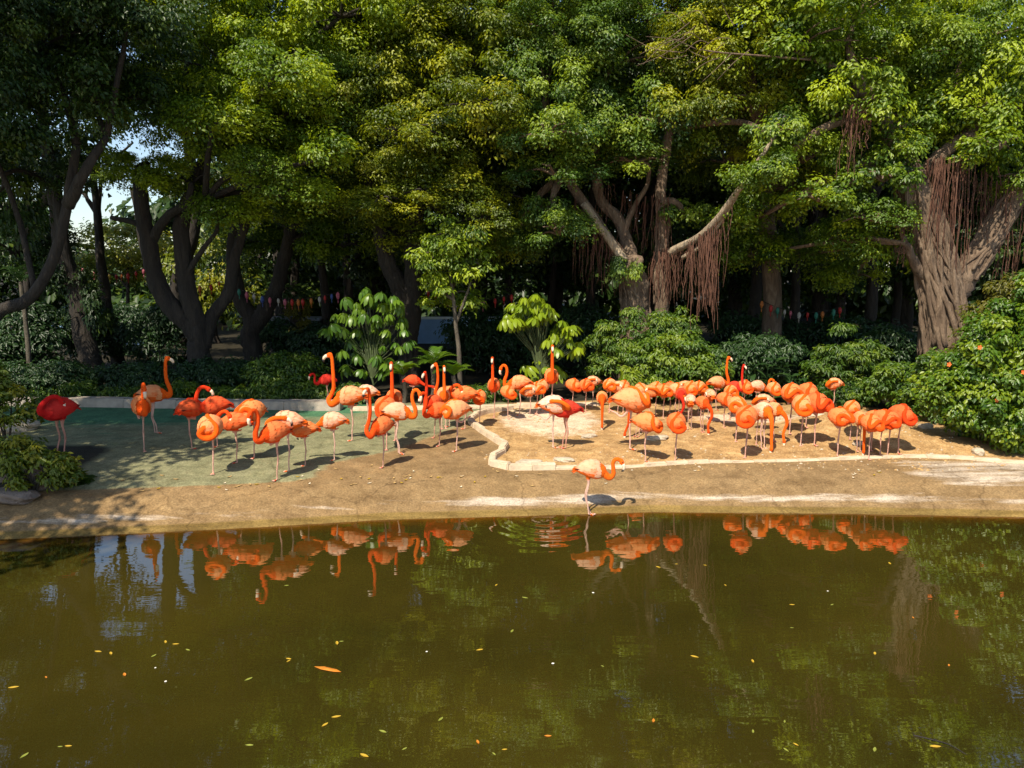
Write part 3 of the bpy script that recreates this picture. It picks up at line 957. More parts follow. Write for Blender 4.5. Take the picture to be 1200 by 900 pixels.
def tufts_to_leaves(cent, rad, per, vbase, flat=.62, outw=None):
    """leaves spread through dome-shaped tufts; returns P, N, A, V"""
    k = len(cent)
    n = k * per
    ti = np.repeat(np.arange(k), per)
    d = unit(n)
    d[:, 2] = np.where(rng.random(n) < .72, np.abs(d[:, 2]), d[:, 2])
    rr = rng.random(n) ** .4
    r = rad[ti][:, None] * rr[:, None]
    lump = 1 + .25 * np.sin(d[:, :1] * 5 + ti[:, None]) * np.cos(d[:, 1:2] * 5 + ti[:, None] * 1.7)
    P = cent[ti] + d * r * lump * np.array([1, 1, flat])
    Nn = d * .9 + np.array([-.18, -.50, .62]) + unit(n) * .42
    A = d * np.array([1, 1, .25]) + unit(n) * .6 + np.array([0, 0, -.25])
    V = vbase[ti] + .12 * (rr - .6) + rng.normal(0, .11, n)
    return P, Nn, A, V

def lobe_tufts(c, r, tr, dens=1.0, zmin=-.55, inner=.18):
    """tuft centres over an ellipsoid lobe"""
    area = 4 * math.pi * ((r[0] * r[1]) ** 1.6 / 3 + (r[0] * r[2]) ** 1.6 / 3 + (r[1] * r[2]) ** 1.6 / 3) ** (1 / 1.6)
    n = max(4, int(dens * area / (math.pi * tr * tr) * 1.15))
    d = unit(n * 3)
    d = d[d[:, 2] > zmin][:n]
    f = np.where(rng.random(len(d)) < inner, rng.uniform(.3, .75, len(d)), rng.uniform(.80, 1.04, len(d)))
    f = f * (1 + .10 * np.sin(d[:, 0] * 4 + c[0]) * np.cos(d[:, 2] * 4 + c[1]))
    return np.array(c) + d * np.array(r) * f[:, None]

LEAF_N = [0]
def foliage(name, parent, lobes, mat, tr=.5, per=170, leaf=(.11, .055), v=.45, vvar=.2, dens=1.0, zmin=-.55, flat=.62, org=(0, 0, 0), inner=.18, kind=None):
    cs = [lobe_tufts(c, r, tr, dens, zmin, inner) for c, r in lobes]
    cent = np.concatenate(cs)
    rad = tr * rng.uniform(.65, 1.25, len(cent))
    vb = v + rng.normal(0, vvar, len(cent))
    P, Nn, A, V = tufts_to_leaves(cent, rad, per, vb, flat)
    P = P - np.array(org)
    s = rng.uniform(.7, 1.25, len(P))
    LEAF_N[0] += len(P)
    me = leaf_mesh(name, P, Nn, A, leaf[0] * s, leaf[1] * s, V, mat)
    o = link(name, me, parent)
    if kind: o['kind'] = kind
    return o, cent

CLUMP = {}
CLASSES = {'fine': ((.5, .8, 1.15, 1.6, 2.1), .40, 300, (.078, .044)), 'coarse': ((.9, 1.5, 2.3, 3.2), .75, 150, (.17, .09))}
def clump(parent, c, r, mat, v, kind='fine'):
    """one bough of foliage: a shared leaf mesh scaled to the lobe"""
    radii, tr, per, leaf = CLASSES[kind]
    rx = (r[0] + r[1]) / 2
    k_ = min(radii, key=lambda q: abs(math.log(q / rx)))
    var = random.randrange(3)
    key = (kind, k_, var, mat.name)
    if key not in CLUMP:
        t_ = min(tr, k_ * .55)
        cent = lobe_tufts((0, 0, 0), (k_, k_, k_ * .66), t_, 1.0, -.6, .2)
        rad = t_ * rng.uniform(.6, 1.25, len(cent))
        P, Nn, A, V = tufts_to_leaves(cent, rad, int(per * (t_ / tr) ** 1.7), .5 + rng.normal(0, .2, len(cent)), .82)
        s_ = rng.uniform(.65, 1.25, len(P))
        CLUMP[key] = leaf_mesh('leaf_clump', P, Nn, A, leaf[0] * s_, leaf[1] * s_, V, mat)
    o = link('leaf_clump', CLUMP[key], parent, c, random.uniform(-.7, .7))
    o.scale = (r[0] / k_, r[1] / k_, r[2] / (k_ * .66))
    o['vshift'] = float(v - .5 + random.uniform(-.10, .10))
    return o

def lobe_px(px, py, d, rx, rz, ry=None):
    """ellipsoid lobe: photo position and radii in px at depth d"""
    c = at_depth(px, py, d)
    k_ = d / FPX
    return (tuple(c), (rx * k_, (ry if ry else rx * k_ * 1.05), rz * k_))

def limb(mb, pts, r0, r1, n=9, wob=.07, m=0):
    big = r0 > .15
    if big: n, wob = 14, .10
    P = spline(pts, max(8, (9 if big else 5) * len(pts)))
    t = np.linspace(0, 1, len(P))
    P = P + np.stack([fbm(t * 4 + pts[0][0], t * 0 + 1.3, 1), fbm(t * 4 + pts[0][1], t * 0 + 4.3, 2), t * 0], 1) * r0 * .22 * np.clip(t * 6, 0, 1)[:, None]
    rad = r0 * (1 - t) ** .8 + r1 * (1 - (1 - t) ** .8)
    mb.tube(P, list(rad), n, m, wob=wob)
    return P

def strands(mb, path, R0, n, r, turns=.5, n_side=5):
    """root strands winding round a trunk"""
    P = spline(path, 26)
    for i in range(n):
        ph = random.uniform(0, 6.28); tw = random.uniform(-turns, turns) * 6.28
        a, b = sorted((random.uniform(0, .5), random.uniform(.55, 1.0)))
        pts, rr = [], []
        for j in range(26):
            t = j / 25
            if t < a - .02 or t > b + .02: continue
            an = ph + tw * t + .35 * math.sin(t * 9 + i)
            rad_ = R0(t) * random.uniform(.93, 1.06)
            pts.append((P[j][0] + math.cos(an) * rad_, P[j][1] + math.sin(an) * rad_, P[j][2]))
            rr.append(r * random.uniform(.8, 1.15))
        if len(pts) > 4:
            Q = spline(pts, len(pts) * 2)
            mb.tube(Q, list(np.interp(np.linspace(0, 1, len(Q)), np.linspace(0, 1, len(rr)), rr)), n_side)

def roots_hanging(mb, anchors, spread=.13):
    """anchors: (x, y, ztop, zbottom, radius)"""
    for (x, y, zt, zb, r) in anchors:
        k_ = 7
        pts = []
        dx, dy = random.uniform(-spread, spread), random.uniform(-spread, spread)
        for j in range(k_):
            t = j / (k_ - 1)
            pts.append((x + dx * t + random.uniform(-.028, .028), y + dy * t + random.uniform(-.028, .028), zt + (zb - zt) * t))
        mb.tube(pts, list(np.linspace(r, r * .45, k_)), 4, cap=False)

def tree(name, label, base, stems, lobes, leafmat, barkmat, v=.45, tr=None, per=165, leaf=(.098, .054), dens=1.0, group=None, extra=None, cat='tree', zmin=-.55, hub=None, inner=.18, twigs=True, vvar=.24, tops=None):
    """stems: list of (points world, r0, r1)"""
    root = empty(name, base)
    tag(root, label, cat, group)
    b = Vector(base)
    mb = MB()
    ends = []
    for pts, r0, r1 in stems:
        pts = [Vector(p) - b for p in pts]
        P = limb(mb, pts, r0, r1)
        ends.append((Vector(P[-1]), r1))
        ends.append((Vector(P[int(len(P) * .75)]), r1 * 1.2))
    lob = [((c[0] - b.x, c[1] - b.y, c[2] - b.z), r) for c, r in lobes]
    for c, r in lob:
        tp, tr_ = min(ends, key=lambda q: (q[0] - Vector(c)).length)
        mid = (tp + Vector(c)) / 2 + Vector((random.uniform(-.3, .3), random.uniform(-.3, .3), .15))
        limb(mb, [tp, mid, Vector(c)], min(tr_, .14), .035, 6)
        if twigs:
            for q in range(7):
                d = unit(1)[0]; d[2] = abs(d[2]) * .8 - .1
                e_ = Vector(c) + Vector(d * np.array(r) * .9)
                limb(mb, [Vector(c), (Vector(c) + e_) / 2 + Vector((0, 0, .08)), e_], .035, .010, 4)
    if extra: extra(mb, b)
    mb.build('trunk', barkmat, root, True)
    if tr in (None, 'coarse'):
        for c, r in lob: clump(root, c, r, leafmat, v, tr or 'fine')
    else:
        foliage('crown', root, lob, leafmat, tr, per, leaf, v, vvar, dens, zmin, inner=inner)
    if tops:      # the upper storey of the crown, above the frame
        up_ = [((c[0] - b.x, c[1] - b.y, c[2] - b.z), r) for c, r in tops]
        for c, r in up_: clump(root, c, r, leafmat, v, 'coarse')
    return root
def high(px, d, w=110):
    return [lobe_px(px - w * .5, -45, d, w * .7, 50), lobe_px(px + w * .5, -70, d + .6, w * .7, 50), lobe_px(px, -140, d + .8, w, 60), lobe_px(px, -50, d + 2.2, w, 55)]

def foot_of(px, d):
    p = at_depth(px, 300, d)
    return Vector((p.x, d, gzf(p.x, d) - .05))

W_ = lambda px, py, d: at_depth(px, py, d)
GT = 'fig trees round the flamingo lawn'

# --- left tree with a leaning trunk
d = 14.5
root = Vector((at_depth(-45, 400, d).x, d, .35))
tree('fig_tree', 'dark leafed fig tree with a pale leaning trunk beyond the low bushes', root,
     [([root, W_(-10, 378, d), W_(30, 352, d), W_(58, 315, d), W_(78, 245, d), W_(92, 170, d)], .13, .075),
      ([W_(80, 240, d), W_(98, 205, d - .3), W_(125, 160, d)], .12, .06),
      ([W_(40, 335, d), W_(20, 250, d + .4), W_(-10, 170, d)], .06, .04)],
     [lobe_px(40, 60, d, 100, 70), lobe_px(-40, 120, d - 1, 90, 80), lobe_px(110, 120, d + .5, 70, 55), lobe_px(20, 165, d, 70, 45), lobe_px(150, 30, d, 70, 50),
      lobe_px(-20, 250, d + 1, 50, 60), lobe_px(60, 215, d + 1.5, 35, 20)], M['leaf_dark'], M['bark_dark'], v=.45, group=GT, tops=high(30, d, 120))
# --- dark stem behind it
d = 19
root = foot_of(102, d)
tree('fig_tree', 'dark slanting tree stem with ivy beside the gap of sky', root,
     [([root, W_(100, 400, d), W_(88, 340, d), W_(72, 290, d), W_(60, 200, d), W_(50, 120, d)], .26, .11)],
     [lobe_px(30, 90, d, 80, 60), lobe_px(0, 200, d, 60, 50), lobe_px(100, 375, d, 22, 30), lobe_px(85, 335, d, 20, 20), lobe_px(20, 300, d + 1, 50, 45)], M['leaf_dark'], M['bark_dark'], v=.35, group=GT)
# --- multi stemmed tree
d = 17.5
root = foot_of(236, d)
tree('fig_tree', 'fig tree splitting near the ground into four curved stems', root,
     [([root, W_(234, 420, d), W_(230, 392, d), W_(200, 360, d), W_(180, 320, d), W_(172, 270, d), W_(165, 200, d)], .27, .14),
      ([W_(236, 410, d), W_(228, 370, d), W_(216, 325, d), W_(212, 270, d), W_(220, 235, d), W_(245, 180, d)], .22, .13),
      ([W_(238, 405, d), W_(248, 372, d + .2), W_(268, 340, d + .3), W_(275, 300, d + .4), W_(300, 230, d + .6)], .17, .09),
      ([W_(172, 275, d), W_(160, 262, d), W_(130, 255, d)], .08, .05),
      ([W_(176, 285, d), W_(200, 250, d - .3), W_(240, 235, d - .5)], .12, .07),
      ([W_(216, 330, d), W_(232, 300, d - .2), W_(255, 270, d - .2)], .07, .04)],
     [lobe_px(195, 130, d, 75, 55), lobe_px(160, 205, d + .4, 50, 24), lobe_px(270, 95, d - .3, 75, 60), lobe_px(330, 45, d, 85, 50), lobe_px(285, 175, d - .4, 65, 38), lobe_px(230, 35, d, 80, 45),
      lobe_px(345, 130, d - .6, 60, 40), lobe_px(225, 215, d - .4, 45, 22), lobe_px(400, 20, d - .5, 70, 45),
      lobe_px(380, 185, d - 2.2, 32, 22), lobe_px(300, 200, d - 1.6, 36, 20), lobe_px(250, 150, d - 2, 50, 28), lobe_px(330, 230, d - 1.0, 48, 24), lobe_px(260, 255, d - .4, 38, 22), lobe_px(320, 95, d - 2.2, 50, 30)],
     M['leaf_fig'], M['bark_dark'], v=.66, group=GT, tops=high(270, d, 130))
# --- V trunk
d = 20.5
root = foot_of(295, d)
tree('fig_tree', 'dark tree with a forked V trunk beside the grey shed', root,
     [([root, W_(294, 400, d), W_(293, 375, d), W_(280, 345, d), W_(272, 290, d), W_(300, 210, d)], .27, .12),
      ([W_(294, 385, d), W_(312, 362, d), W_(325, 330, d), W_(338, 280, d), W_(350, 200, d)], .24, .12)],
     [lobe_px(400, 110, d - 2, 70, 55), lobe_px(375, 185, d - 2, 62, 38), lobe_px(330, 240, d, 62, 30), lobe_px(420, 230, d - 1, 45, 32), lobe_px(450, 40, d - 1.5, 90, 50), lobe_px(370, 255, d - 1, 50, 28), lobe_px(300, 285, d + 1, 45, 22), lobe_px(400, 290, d, 40, 24)],
     M['leaf_fig'], M['bark_dark'], v=.50, group=GT, tops=high(400, d - 1, 110))
# --- trunks behind the umbrella plant
d = 18.5
root = foot_of(478, d)
tree('fig_tree', 'brown trunked fig tree rising behind the umbrella plant in two stems', root,
     [([root, W_(478, 400, d), W_(470, 350, d), W_(452, 300, d), W_(438, 240, d), W_(430, 180, d)], .26, .13),
      ([W_(478, 400, d), W_(484, 345, d), W_(482, 290, d), W_(492, 230, d), W_(500, 170, d)], .24, .12)],
     [lobe_px(470, 120, d - .6, 75, 55), lobe_px(545, 75, d - .5, 80, 55), lobe_px(450, 205, d - .8, 48, 30), lobe_px(510, 185, d - .8, 60, 38), lobe_px(575, 160, d - .6, 65, 45),
      lobe_px(540, 225, d - .8, 45, 24), lobe_px(520, 20, d, 90, 45), lobe_px(425, 250, d, 40, 24), lobe_px(590, 235, d - .4, 40, 24), lobe_px(445, 240, d - 2, 36, 16), lobe_px(500, 232, d - 1.8, 36, 16), lobe_px(565, 262, d - 1.4, 34, 20), lobe_px(470, 280, d + .4, 40, 22), lobe_px(590, 290, d + .6, 40, 26), lobe_px(480, 160, d - 2.4, 46, 24), lobe_px(560, 130, d - 2.2, 46, 26)],
     M['leaf_olivefig'], M['bark_dark'], v=.52, group=GT, tops=high(520, d, 110))
# --- small pale green tree
d = 16.8
root = foot_of(538, d)
tree('young_tree', 'slender young tree with a bright rounded leafy top before the dark wood', root,
     [([root, W_(538, 420, d), W_(533, 370, d), W_(528, 320, d)], .06, .03), ([W_(534, 380, d), W_(545, 350, d), W_(552, 330, d)], .035, .02)],
     [lobe_px(535, 278, d, 30, 20), lobe_px(512, 302, d, 24, 22), lobe_px(545, 312, d + .2, 30, 26), lobe_px(528, 345, d + .3, 30, 26)], M['leaf_fig'], M['twig'], v=.66, tr=.28, per=150, leaf=(.10, .045))

# --- central banyan with the pale arching limb
d = 18.0
root = foot_of(745, d)
def central_extra(mb, b):
    path = [Vector(root) - b, W_(745, 400, d) - b, W_(744, 350, d) - b, W_(740, 310, d) - b]
    strands(mb, path, lambda t: .36 - .06 * t, 26, .035, .35)
    p2 = [W_(775, 400, d) - b, W_(774, 330, d) - b, W_(776, 280, d) - b, W_(775, 235, d) - b]
    strands(mb, p2, lambda t: .17 - .05 * t, 16, .028, .3)
ban = tree('banyan_tree', 'banyan with reddish hanging roots and a leafy stump between two trunks', root,
     [([root, W_(745, 400, d), W_(744, 350, d), W_(738, 305, d)], .36, .28),
      ([W_(738, 315, d), W_(722, 292, d), W_(700, 262, d), W_(680, 232, d), W_(655, 195, d), W_(640, 150, d)], .15, .09),
      ([W_(742, 310, d), W_(735, 285, d + .3), W_(722, 255, d + .4), W_(700, 225, d + .5), W_(700, 150, d)], .16, .10),
      ([W_(730, 275, d + .3), W_(742, 245, d + .3), W_(760, 215, d + .3)], .08, .05),
      ([foot_of(776, d), W_(775, 380, d), W_(774, 320, d), W_(777, 270, d), W_(775, 225, d), W_(785, 150, d)], .17, .10)],
     [lobe_px(640, 110, d - .4, 70, 50), lobe_px(720, 75, d, 80, 55), lobe_px(650, 35, d, 90, 45), lobe_px(650, 205, d - 1.1, 45, 22), lobe_px(690, 165, d - .2, 55, 32), lobe_px(770, 145, d - .4, 65, 45),
      lobe_px(655, 275, d - .9, 36, 22), lobe_px(640, 250, d - .6, 25, 18), lobe_px(760, 30, d, 90, 45), lobe_px(745, 190, d - .4, 45, 22), lobe_px(735, 322, d - .5, 16, 18), lobe_px(908, 158, d - 2.7, 30, 20), lobe_px(805, 255, d, 26, 18), lobe_px(640, 160, d - 2, 46, 26), lobe_px(600, 285, d + .6, 34, 22)],
     M['leaf_blue'], M['bark'], v=.55, extra=central_extra, cat='banyan', tops=high(700, d, 130))
b = Vector(root)
mb = MB()
limb(mb, [p - b for p in (W_(776, 305, d), W_(790, 293, d - .3), W_(815, 280, d - .9), W_(838, 260, d - 1.4), W_(858, 232, d - 1.9), W_(885, 195, d - 2.4), W_(905, 165, d - 2.6), W_(920, 135, d - 2.6))], .105, .02, 9, .05)
limb(mb, [p - b for p in (W_(800, 302, d - .5), W_(825, 285, d - 1.0), W_(848, 255, d - 1.5), W_(872, 215, d - 2.1))], .05, .035, 7, .05)
limb(mb, [p - b for p in (W_(732, 306, d - .35), W_(722, 292, d - .25), W_(700, 262, d - .22), W_(684, 238, d - .2))], .10, .085, 9, .05)
limb(mb, [p - b for p in (W_(700, 262, d - .2), W_(685, 265, d - .3), W_(668, 272, d - .5))], .035, .02, 6, .05)
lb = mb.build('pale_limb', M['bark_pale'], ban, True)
lb['label'] = 'pale bare limb arching out in the sun'
mb = MB()
anc = []
def hang(px0, px1, py_top, py_bot, dd, n, r=.012, jit=14):
    for i in range(int(n * .75)):
        px = random.uniform(px0, px1)
        f = (px - px0) / max(1, px1 - px0)
        pt = py_top[0] + (py_top[1] - py_top[0]) * f + random.uniform(-6, 6)
        q = random.random()
        pb = pt + (py_bot + random.uniform(-jit, jit) - pt) * (random.uniform(.85, 1.05) if q < .45 else random.uniform(.25, 1))
        a, c = W_(px, pt, dd), W_(px, pb, dd)
        anc.append((a.x - b.x, dd - b.y + random.uniform(-.25, .25), a.z - b.z, c.z - b.z, r * random.choice((.45, .55, .7, .8, 1.3))))
hang(672, 700, (235, 262), 330, d - .1, 34)
hang(695, 735, (262, 300), 345, d - .1, 40)
hang(762, 800, (300, 292), 352, d - .25, 70, .014)
hang(800, 818, (292, 280), 352, d - .8, 20)
hang(810, 846, (285, 262), 375, d - 1.3, 70, .014)
hang(838, 858, (258, 235), 340, d - 1.8, 10, .009)
hang(765, 785, (230, 230), 300, d - .2, 26)
hang(700, 760, (215, 235), 290, d + .4, 40)
roots_hanging(mb, anc)
ar = mb.build('aerial_roots', M['aerial'], ban, True); ar['kind'] = 'stuff'

# --- right banyan
d = 15.8
root = foot_of(1105, d)
b2 = Vector(root)
pL = [root, W_(1105, 430, d), W_(1104, 370, d), W_(1098, 320, d), W_(1085, 265, d), W_(1068, 220, d), W_(1055, 180, d)]
pR = [W_(1118, 345, d), W_(1140, 310, d), W_(1160, 278, d), W_(1185, 235, d), W_(1215, 190, d)]
def right_extra(mb, b):
    q = [p - b for p in map(Vector, pL)]
    strands(mb, q, lambda t: .47 - .22 * t, 40, .034, .28)
    strands(mb, q, lambda t: .50 - .22 * t, 16, .055, .12)
    strands(mb, q, lambda t: .50 - .23 * t, 30, .016, .5)
    strands(mb, [p - b for p in map(Vector, pR)], lambda t: .30 - .08 * t, 22, .034, .4)
ban2 = tree('banyan_tree', 'massive banyan with knotted strand covered trunk behind the flowering bush', root,
     [(pL, .46, .22), (pR, .27, .17),
      ([W_(1085, 330, d), W_(1070, 305, d - .2), W_(1062, 285, d - .3)], .12, .05),
      ([W_(1058, 190, d), W_(1040, 150, d), W_(1015, 110, d)], .2, .1), ([W_(1070, 215, d), W_(1105, 180, d), W_(1140, 150, d)], .16, .1)],
     [lobe_px(985, 135, d, 68, 48), lobe_px(1050, 80, d + .8, 80, 52), lobe_px(1130, 60, d + .6, 80, 55), lobe_px(1120, 140, d + .6, 70, 36), lobe_px(1190, 130, d - .3, 65, 55), lobe_px(1065, 148, d + .4, 45, 28),
      lobe_px(940, 190, d + .6, 55, 40), lobe_px(1035, 212, d - .6, 34, 24), lobe_px(1020, 258, d - .3, 36, 22), lobe_px(930, 60, d, 75, 48), lobe_px(1000, 25, d, 90, 35), lobe_px(1200, 215, d, 36, 30), lobe_px(1060, 180, d - .7, 26, 18),
      lobe_px(890, 255, d + 1.4, 46, 30), lobe_px(1045, 300, d + .3, 26, 24), lobe_px(985, 285, d + .8, 34, 22), lobe_px(900, 205, d - .2, 40, 24), lobe_px(960, 235, d - .4, 34, 18), lobe_px(1170, 175, d - .8, 36, 20), lobe_px(880, 300, d + 2.5, 40, 24), lobe_px(935, 300, d + 3, 40, 24), lobe_px(1000, 325, d + 2.5, 36, 22)],
     M['leaf_fig'], M['bark'], v=.54, extra=right_extra, cat='banyan', tops=high(1010, d + 1.8, 120) + high(1150, d + 1.8, 130))
b = b2; anc = []
hang(992, 1010, (125, 125), 205, d - .7, 34, .013)
hang(1000, 1022, (120, 130), 175, d - .5, 16, .013)
hang(1088, 1118, (190, 190), 300, d - .3, 70, .015)
hang(1118, 1140, (190, 180), 320, d - .2, 36, .013)
hang(1055, 1075, (240, 260), 310, d - .2, 20, .013)
hang(1140, 1165, (210, 200), 290, d, 24, .012)
hang(1165, 1215, (215, 200), 330, d - .1, 60, .012, 30)
mb = MB(); roots_hanging(mb, anc)
ar = mb.build('aerial_roots', M['aerial'], ban2, True); ar['kind'] = 'stuff'

# --- tree with dry twigs leaning in above, between the banyans
d = 15.5
root = foot_of(905, 19.5)
def dry_extra(mb, b):
    for i in range(18):
        p0 = W_(random.uniform(800, 880), random.uniform(15, 75), d - .7)
        dx = random.uniform(-70, -15); dy = random.uniform(-25, 35)
        p1 = W_(0, 0, 1) * 0 + p0 + Vector((dx * d / FPX * .5, random.uniform(-.3, .3), -dy * d / FPX * .5 + random.uniform(-.1, .15)))
        p2 = p0 + Vector((dx * d / FPX, random.uniform(-.4, .4), -dy * d / FPX))
        limb(mb, [p0 - b, p1 - b, p2 - b], .009, .0035, 4)
    limb(mb, [W_(950, 70, d - .2) - b, W_(890, 65, d - .5) - b, W_(850, 62, d - .6) - b, W_(820, 58, d - .6) - b], .022, .010, 5)
tree('fig_tree', 'yellowish fig tree with bare dry twigs poking from its crown', root,
     [([root, W_(905, 380, 19.5), W_(900, 280, 19), W_(895, 180, 18), W_(880, 90, 17)], .26, .13)],
     [lobe_px(850, 60, d + 1, 75, 45), lobe_px(830, 120, d + 1.2, 60, 38), lobe_px(900, 130, d + 1.8, 60, 42), lobe_px(870, 15, d + 1, 80, 35), lobe_px(850, 190, d + 3.6, 50, 34), lobe_px(930, 225, d + 2.6, 40, 28)],
     M['leaf_olivefig'], M['bark'], v=.62, group=GT, extra=dry_extra, tops=high(860, d + 1, 110))

# --- second and third rows
row2 = [(-60, 27, 130, 120), (200, 28, 110, 70), (330, 25, 110, 120), (440, 27, 110, 130), (560, 24.5, 110, 120), (650, 27, 110, 150), (760, 25, 110, 130), (860, 26, 110, 150), (960, 24, 110, 130), (1060, 26, 110, 140), (1160, 23, 110, 150), (1270, 21, 100, 150)]
lab2 = ['behind the leaning trunk', 'above the gap of sky', 'behind the forked trunk', 'behind the umbrella plant', 'behind the slender young tree', 'behind the bright umbrella plant',
        'behind the central banyan', 'behind the pale arching limb', 'behind the hanging lanterns on the dark side', 'just behind the massive banyan', 'beside the massive banyan', 'at the far end of the flowering bush']
for i, (px, d, rx, py) in enumerate(row2):
    root = foot_of(px + random.uniform(-15, 15), d)
    sp_ = random.uniform(-30, 30)
    lb_ = [lobe_px(px - 60, py - 20, d, 70, 60), lobe_px(px + 50, py - 30, d + .5, 75, 60), lobe_px(px, py - 90, d, 90, 60), lobe_px(px + random.uniform(-40, 40), py + 45, d - .5, 65, 40)]
    if i != 1:
        lb_ += [lobe_px(px - 45, py + 90, d + 1, 52, 38)]
        if i: lb_ += [lobe_px(px + 45, py + 100, d + 1, 52, 38), lobe_px(px, py + 150, d + 1.5, 55, 32)]
        if i > 1: lb_ += [lobe_px(px + 30, 285, d - 2.5, 36, 26), lobe_px(px - 30, 310, d - 1.5, 34, 26), lobe_px(px + 5, 335, d, 40, 22)]
    tree('wood_tree', 'dark trunked tree of the wood ' + lab2[i], root,
         [([root, W_(px, 400, d), W_(px + sp_ * .3, 330, d), W_(px + sp_, 250, d), W_(px + sp_ * .5, py, d)], random.uniform(.22, .38), .14),
          ([W_(px, 385, d), W_(px - sp_, 310, d), W_(px - sp_ * 1.6, 220, d)], .17, .1)],
         lb_, M['leaf_dark'], M['bark_dark'], v=.42, tr='coarse', group='trees of the wood behind', twigs=False, inner=.3)

# slim trunks in the dark
slim_where = ['beside the shed', 'behind the creeper post', 'between the shed and the brown trunks', 'just behind the young tree', 'beyond the young tree', 'behind the bright umbrella plant', 'beside the leafy stump of the banyan', 'below the pale arching limb', 'behind the dull dark shrub', 'behind the ferny shrub', 'between the ferny shrub and the massive banyan', 'next to the knotted banyan trunk', 'under the gap of sky', 'below the leaning trunk']
for i, px in enumerate([335, 385, 410, 560, 600, 640, 690, 880, 930, 985, 1020, 1050, 130, 30]):
    d = random.uniform(20.5, 25)
    mbs = MB()
    root = foot_of(px, d)
    lean = random.uniform(-18, 18)
    limb(mbs, [Vector((0, 0, 0)), W_(px + lean * .4, 360, d) - root, W_(px + lean, 280, d) - root, W_(px + lean * 1.5, 170, d) - root], random.uniform(.10, .2), .06, 8)
    for q in range(3):
        y0 = random.uniform(230, 300)
        limb(mbs, [W_(px + lean, y0, d) - root, W_(px + lean + random.uniform(-25, 25), y0 - 40, d) - root, W_(px + lean + random.uniform(-50, 50), y0 - 90, d) - root], .06, .025, 6)
    e = empty('slim_tree', root); tag(e, 'slim dark stemmed tree in the shade ' + slim_where[i], 'tree', 'slim stems in the wood')
    mbs.build('trunk', M['bark_dark'], e, True)
    clump(e, (lean * d / FPX, 0, W_(px, 190, d).z - root.z), (1.0, .9, .8), M['leaf_dark'], .35, 'coarse')

# far wood, reads as one mass
lobes = []
for px in range(-340, 1560, 70):
    if 60 < px < 170:
        lobes.append(lobe_px(px, 345, 42, 55, 45))
        continue
    for py in (350, 300, 245, 190, 120):
        if px < 230 and py < 290: continue
        lobes.append(lobe_px(px + random.uniform(-25, 25), py + random.uniform(-15, 15), random.uniform(37, 47), 62, 52))
o, _ = foliage('distant_wood', None, lobes, M['leaf_dark'], 1.4, 70, (.55, .34), .38, kind='stuff')
tag(o, 'dense dark wood closing off the view behind all the trees', 'wood')
# sunlit yellow green trees showing through the gaps
for i, (px, py, d, rx, rz, lab) in enumerate([(150, 300, 33, 60, 32, 'bright yellow green tree under the gap of sky'), (465, 310, 30, 22, 26, 'golden sunlit tree glimpsed between the trunks behind the umbrella plant'),
                                           (250, 330, 29, 45, 40, 'yellow green small tree glimpsed behind the four curved stems')]):
    root = foot_of(px, d)
    tree('sunlit_tree', lab, root, [([root, W_(px, 380, d), W_(px, py, d)], .12, .05)],
         [lobe_px(px, py, d, rx, rz), lobe_px(px - rx * .5, py + rz * .6, d, rx * .6, rz * .6), lobe_px(px + rx * .5, py + rz * .6, d, rx * .6, rz * .6)], M['leaf_yellow'], M['bark_dark'], v=.6, tr='coarse', twigs=False)

# shade tree on the near left bank, mostly out of the frame
root = Vector((-12.2, 8.2, .35))
tree('shade_tree', 'spreading shade tree on the bank beside the pond whose shadow falls on the green paving', root,
     [([root, root + Vector((.2, .1, 2.5)), root + Vector((.1, 0, 5)), root + Vector((.6, .2, 8))], .45, .2), ([root + Vector((.1, 0, 4)), root + Vector((1.5, .5, 5.5)), root + Vector((3, .6, 6.5))], .2, .1)],
     [((-8.8, 7.9, 6.8), (1.5, 1.6, .9)), ((-9.6, 9.9, 7.2), (1.8, 1.8, 1.2)), ((-11.3, 7.5, 8.5), (2.8, 2.8, 2.2)), ((-9.4, 6.0, 7.0), (1.4, 1.5, .9)), ((-10.0, 11.0, 10.5), (2.8, 2.8, 2)), ((-12.0, 12.0, 13.0), (3.2, 3.0, 2.0)), ((-9.0, 12.2, 9.2), (1.6, 1.6, 1.2)), ((-9.8, 4.0, 7.5), (1.8, 1.8, 1.0)), ((-8.4, 9.2, 9.2), (1.7, .7, .7)), ((-10.2, 8.4, 8.2), (1.8, 1.5, .9))],
     M['leaf_dark'], M['bark'], v=.5, tr='coarse', group=GT, twigs=False)

# ------------------------------------------------------------------ shrubs and plants
def shrub(name, label, px, py_top, py_base, half, d, mat, v=.5, tr=.2, per=90, leaf=(.09, .04), group=None, dens=1.0, lobes=None, cat='shrub', flat=.8, vvar=.18):
    g = foot_of(px, d)
    top = W_(px, py_top, d).z
    h = top - g.z
    root = empty(name, g); tag(root, label, cat, group)
    w = half * d / FPX
    if lobes is None:
        lobes = [((0, 0, h * .45), (w, w * .7, h * .5))]
        for q in range(4):
            a = random.uniform(0, 6.28)
            lobes.append(((math.cos(a) * w * .45, math.sin(a) * w * .3, h * random.uniform(.5, .72)), (w * .5, w * .45, h * .28)))
    mb = MB()
    for q in range(6):
        c, r = random.choice(lobes)
        tip = Vector(c) + Vector((random.uniform(-.6, .6) * r[0], random.uniform(-.5, .5) * r[1], r[2] * random.uniform(.1, .7)))
        limb(mb, [Vector((random.uniform(-.1, .1) * w, random.uniform(-.1, .1), 0)), tip * .5 + Vector((0, 0, .05)), tip], .022, .007, 5)
    mb.build('stem', M['twig'], root, True)
    foliage('foliage', root, lobes, mat, tr, per, leaf, v, vvar, dens, -.8, flat)
    return root

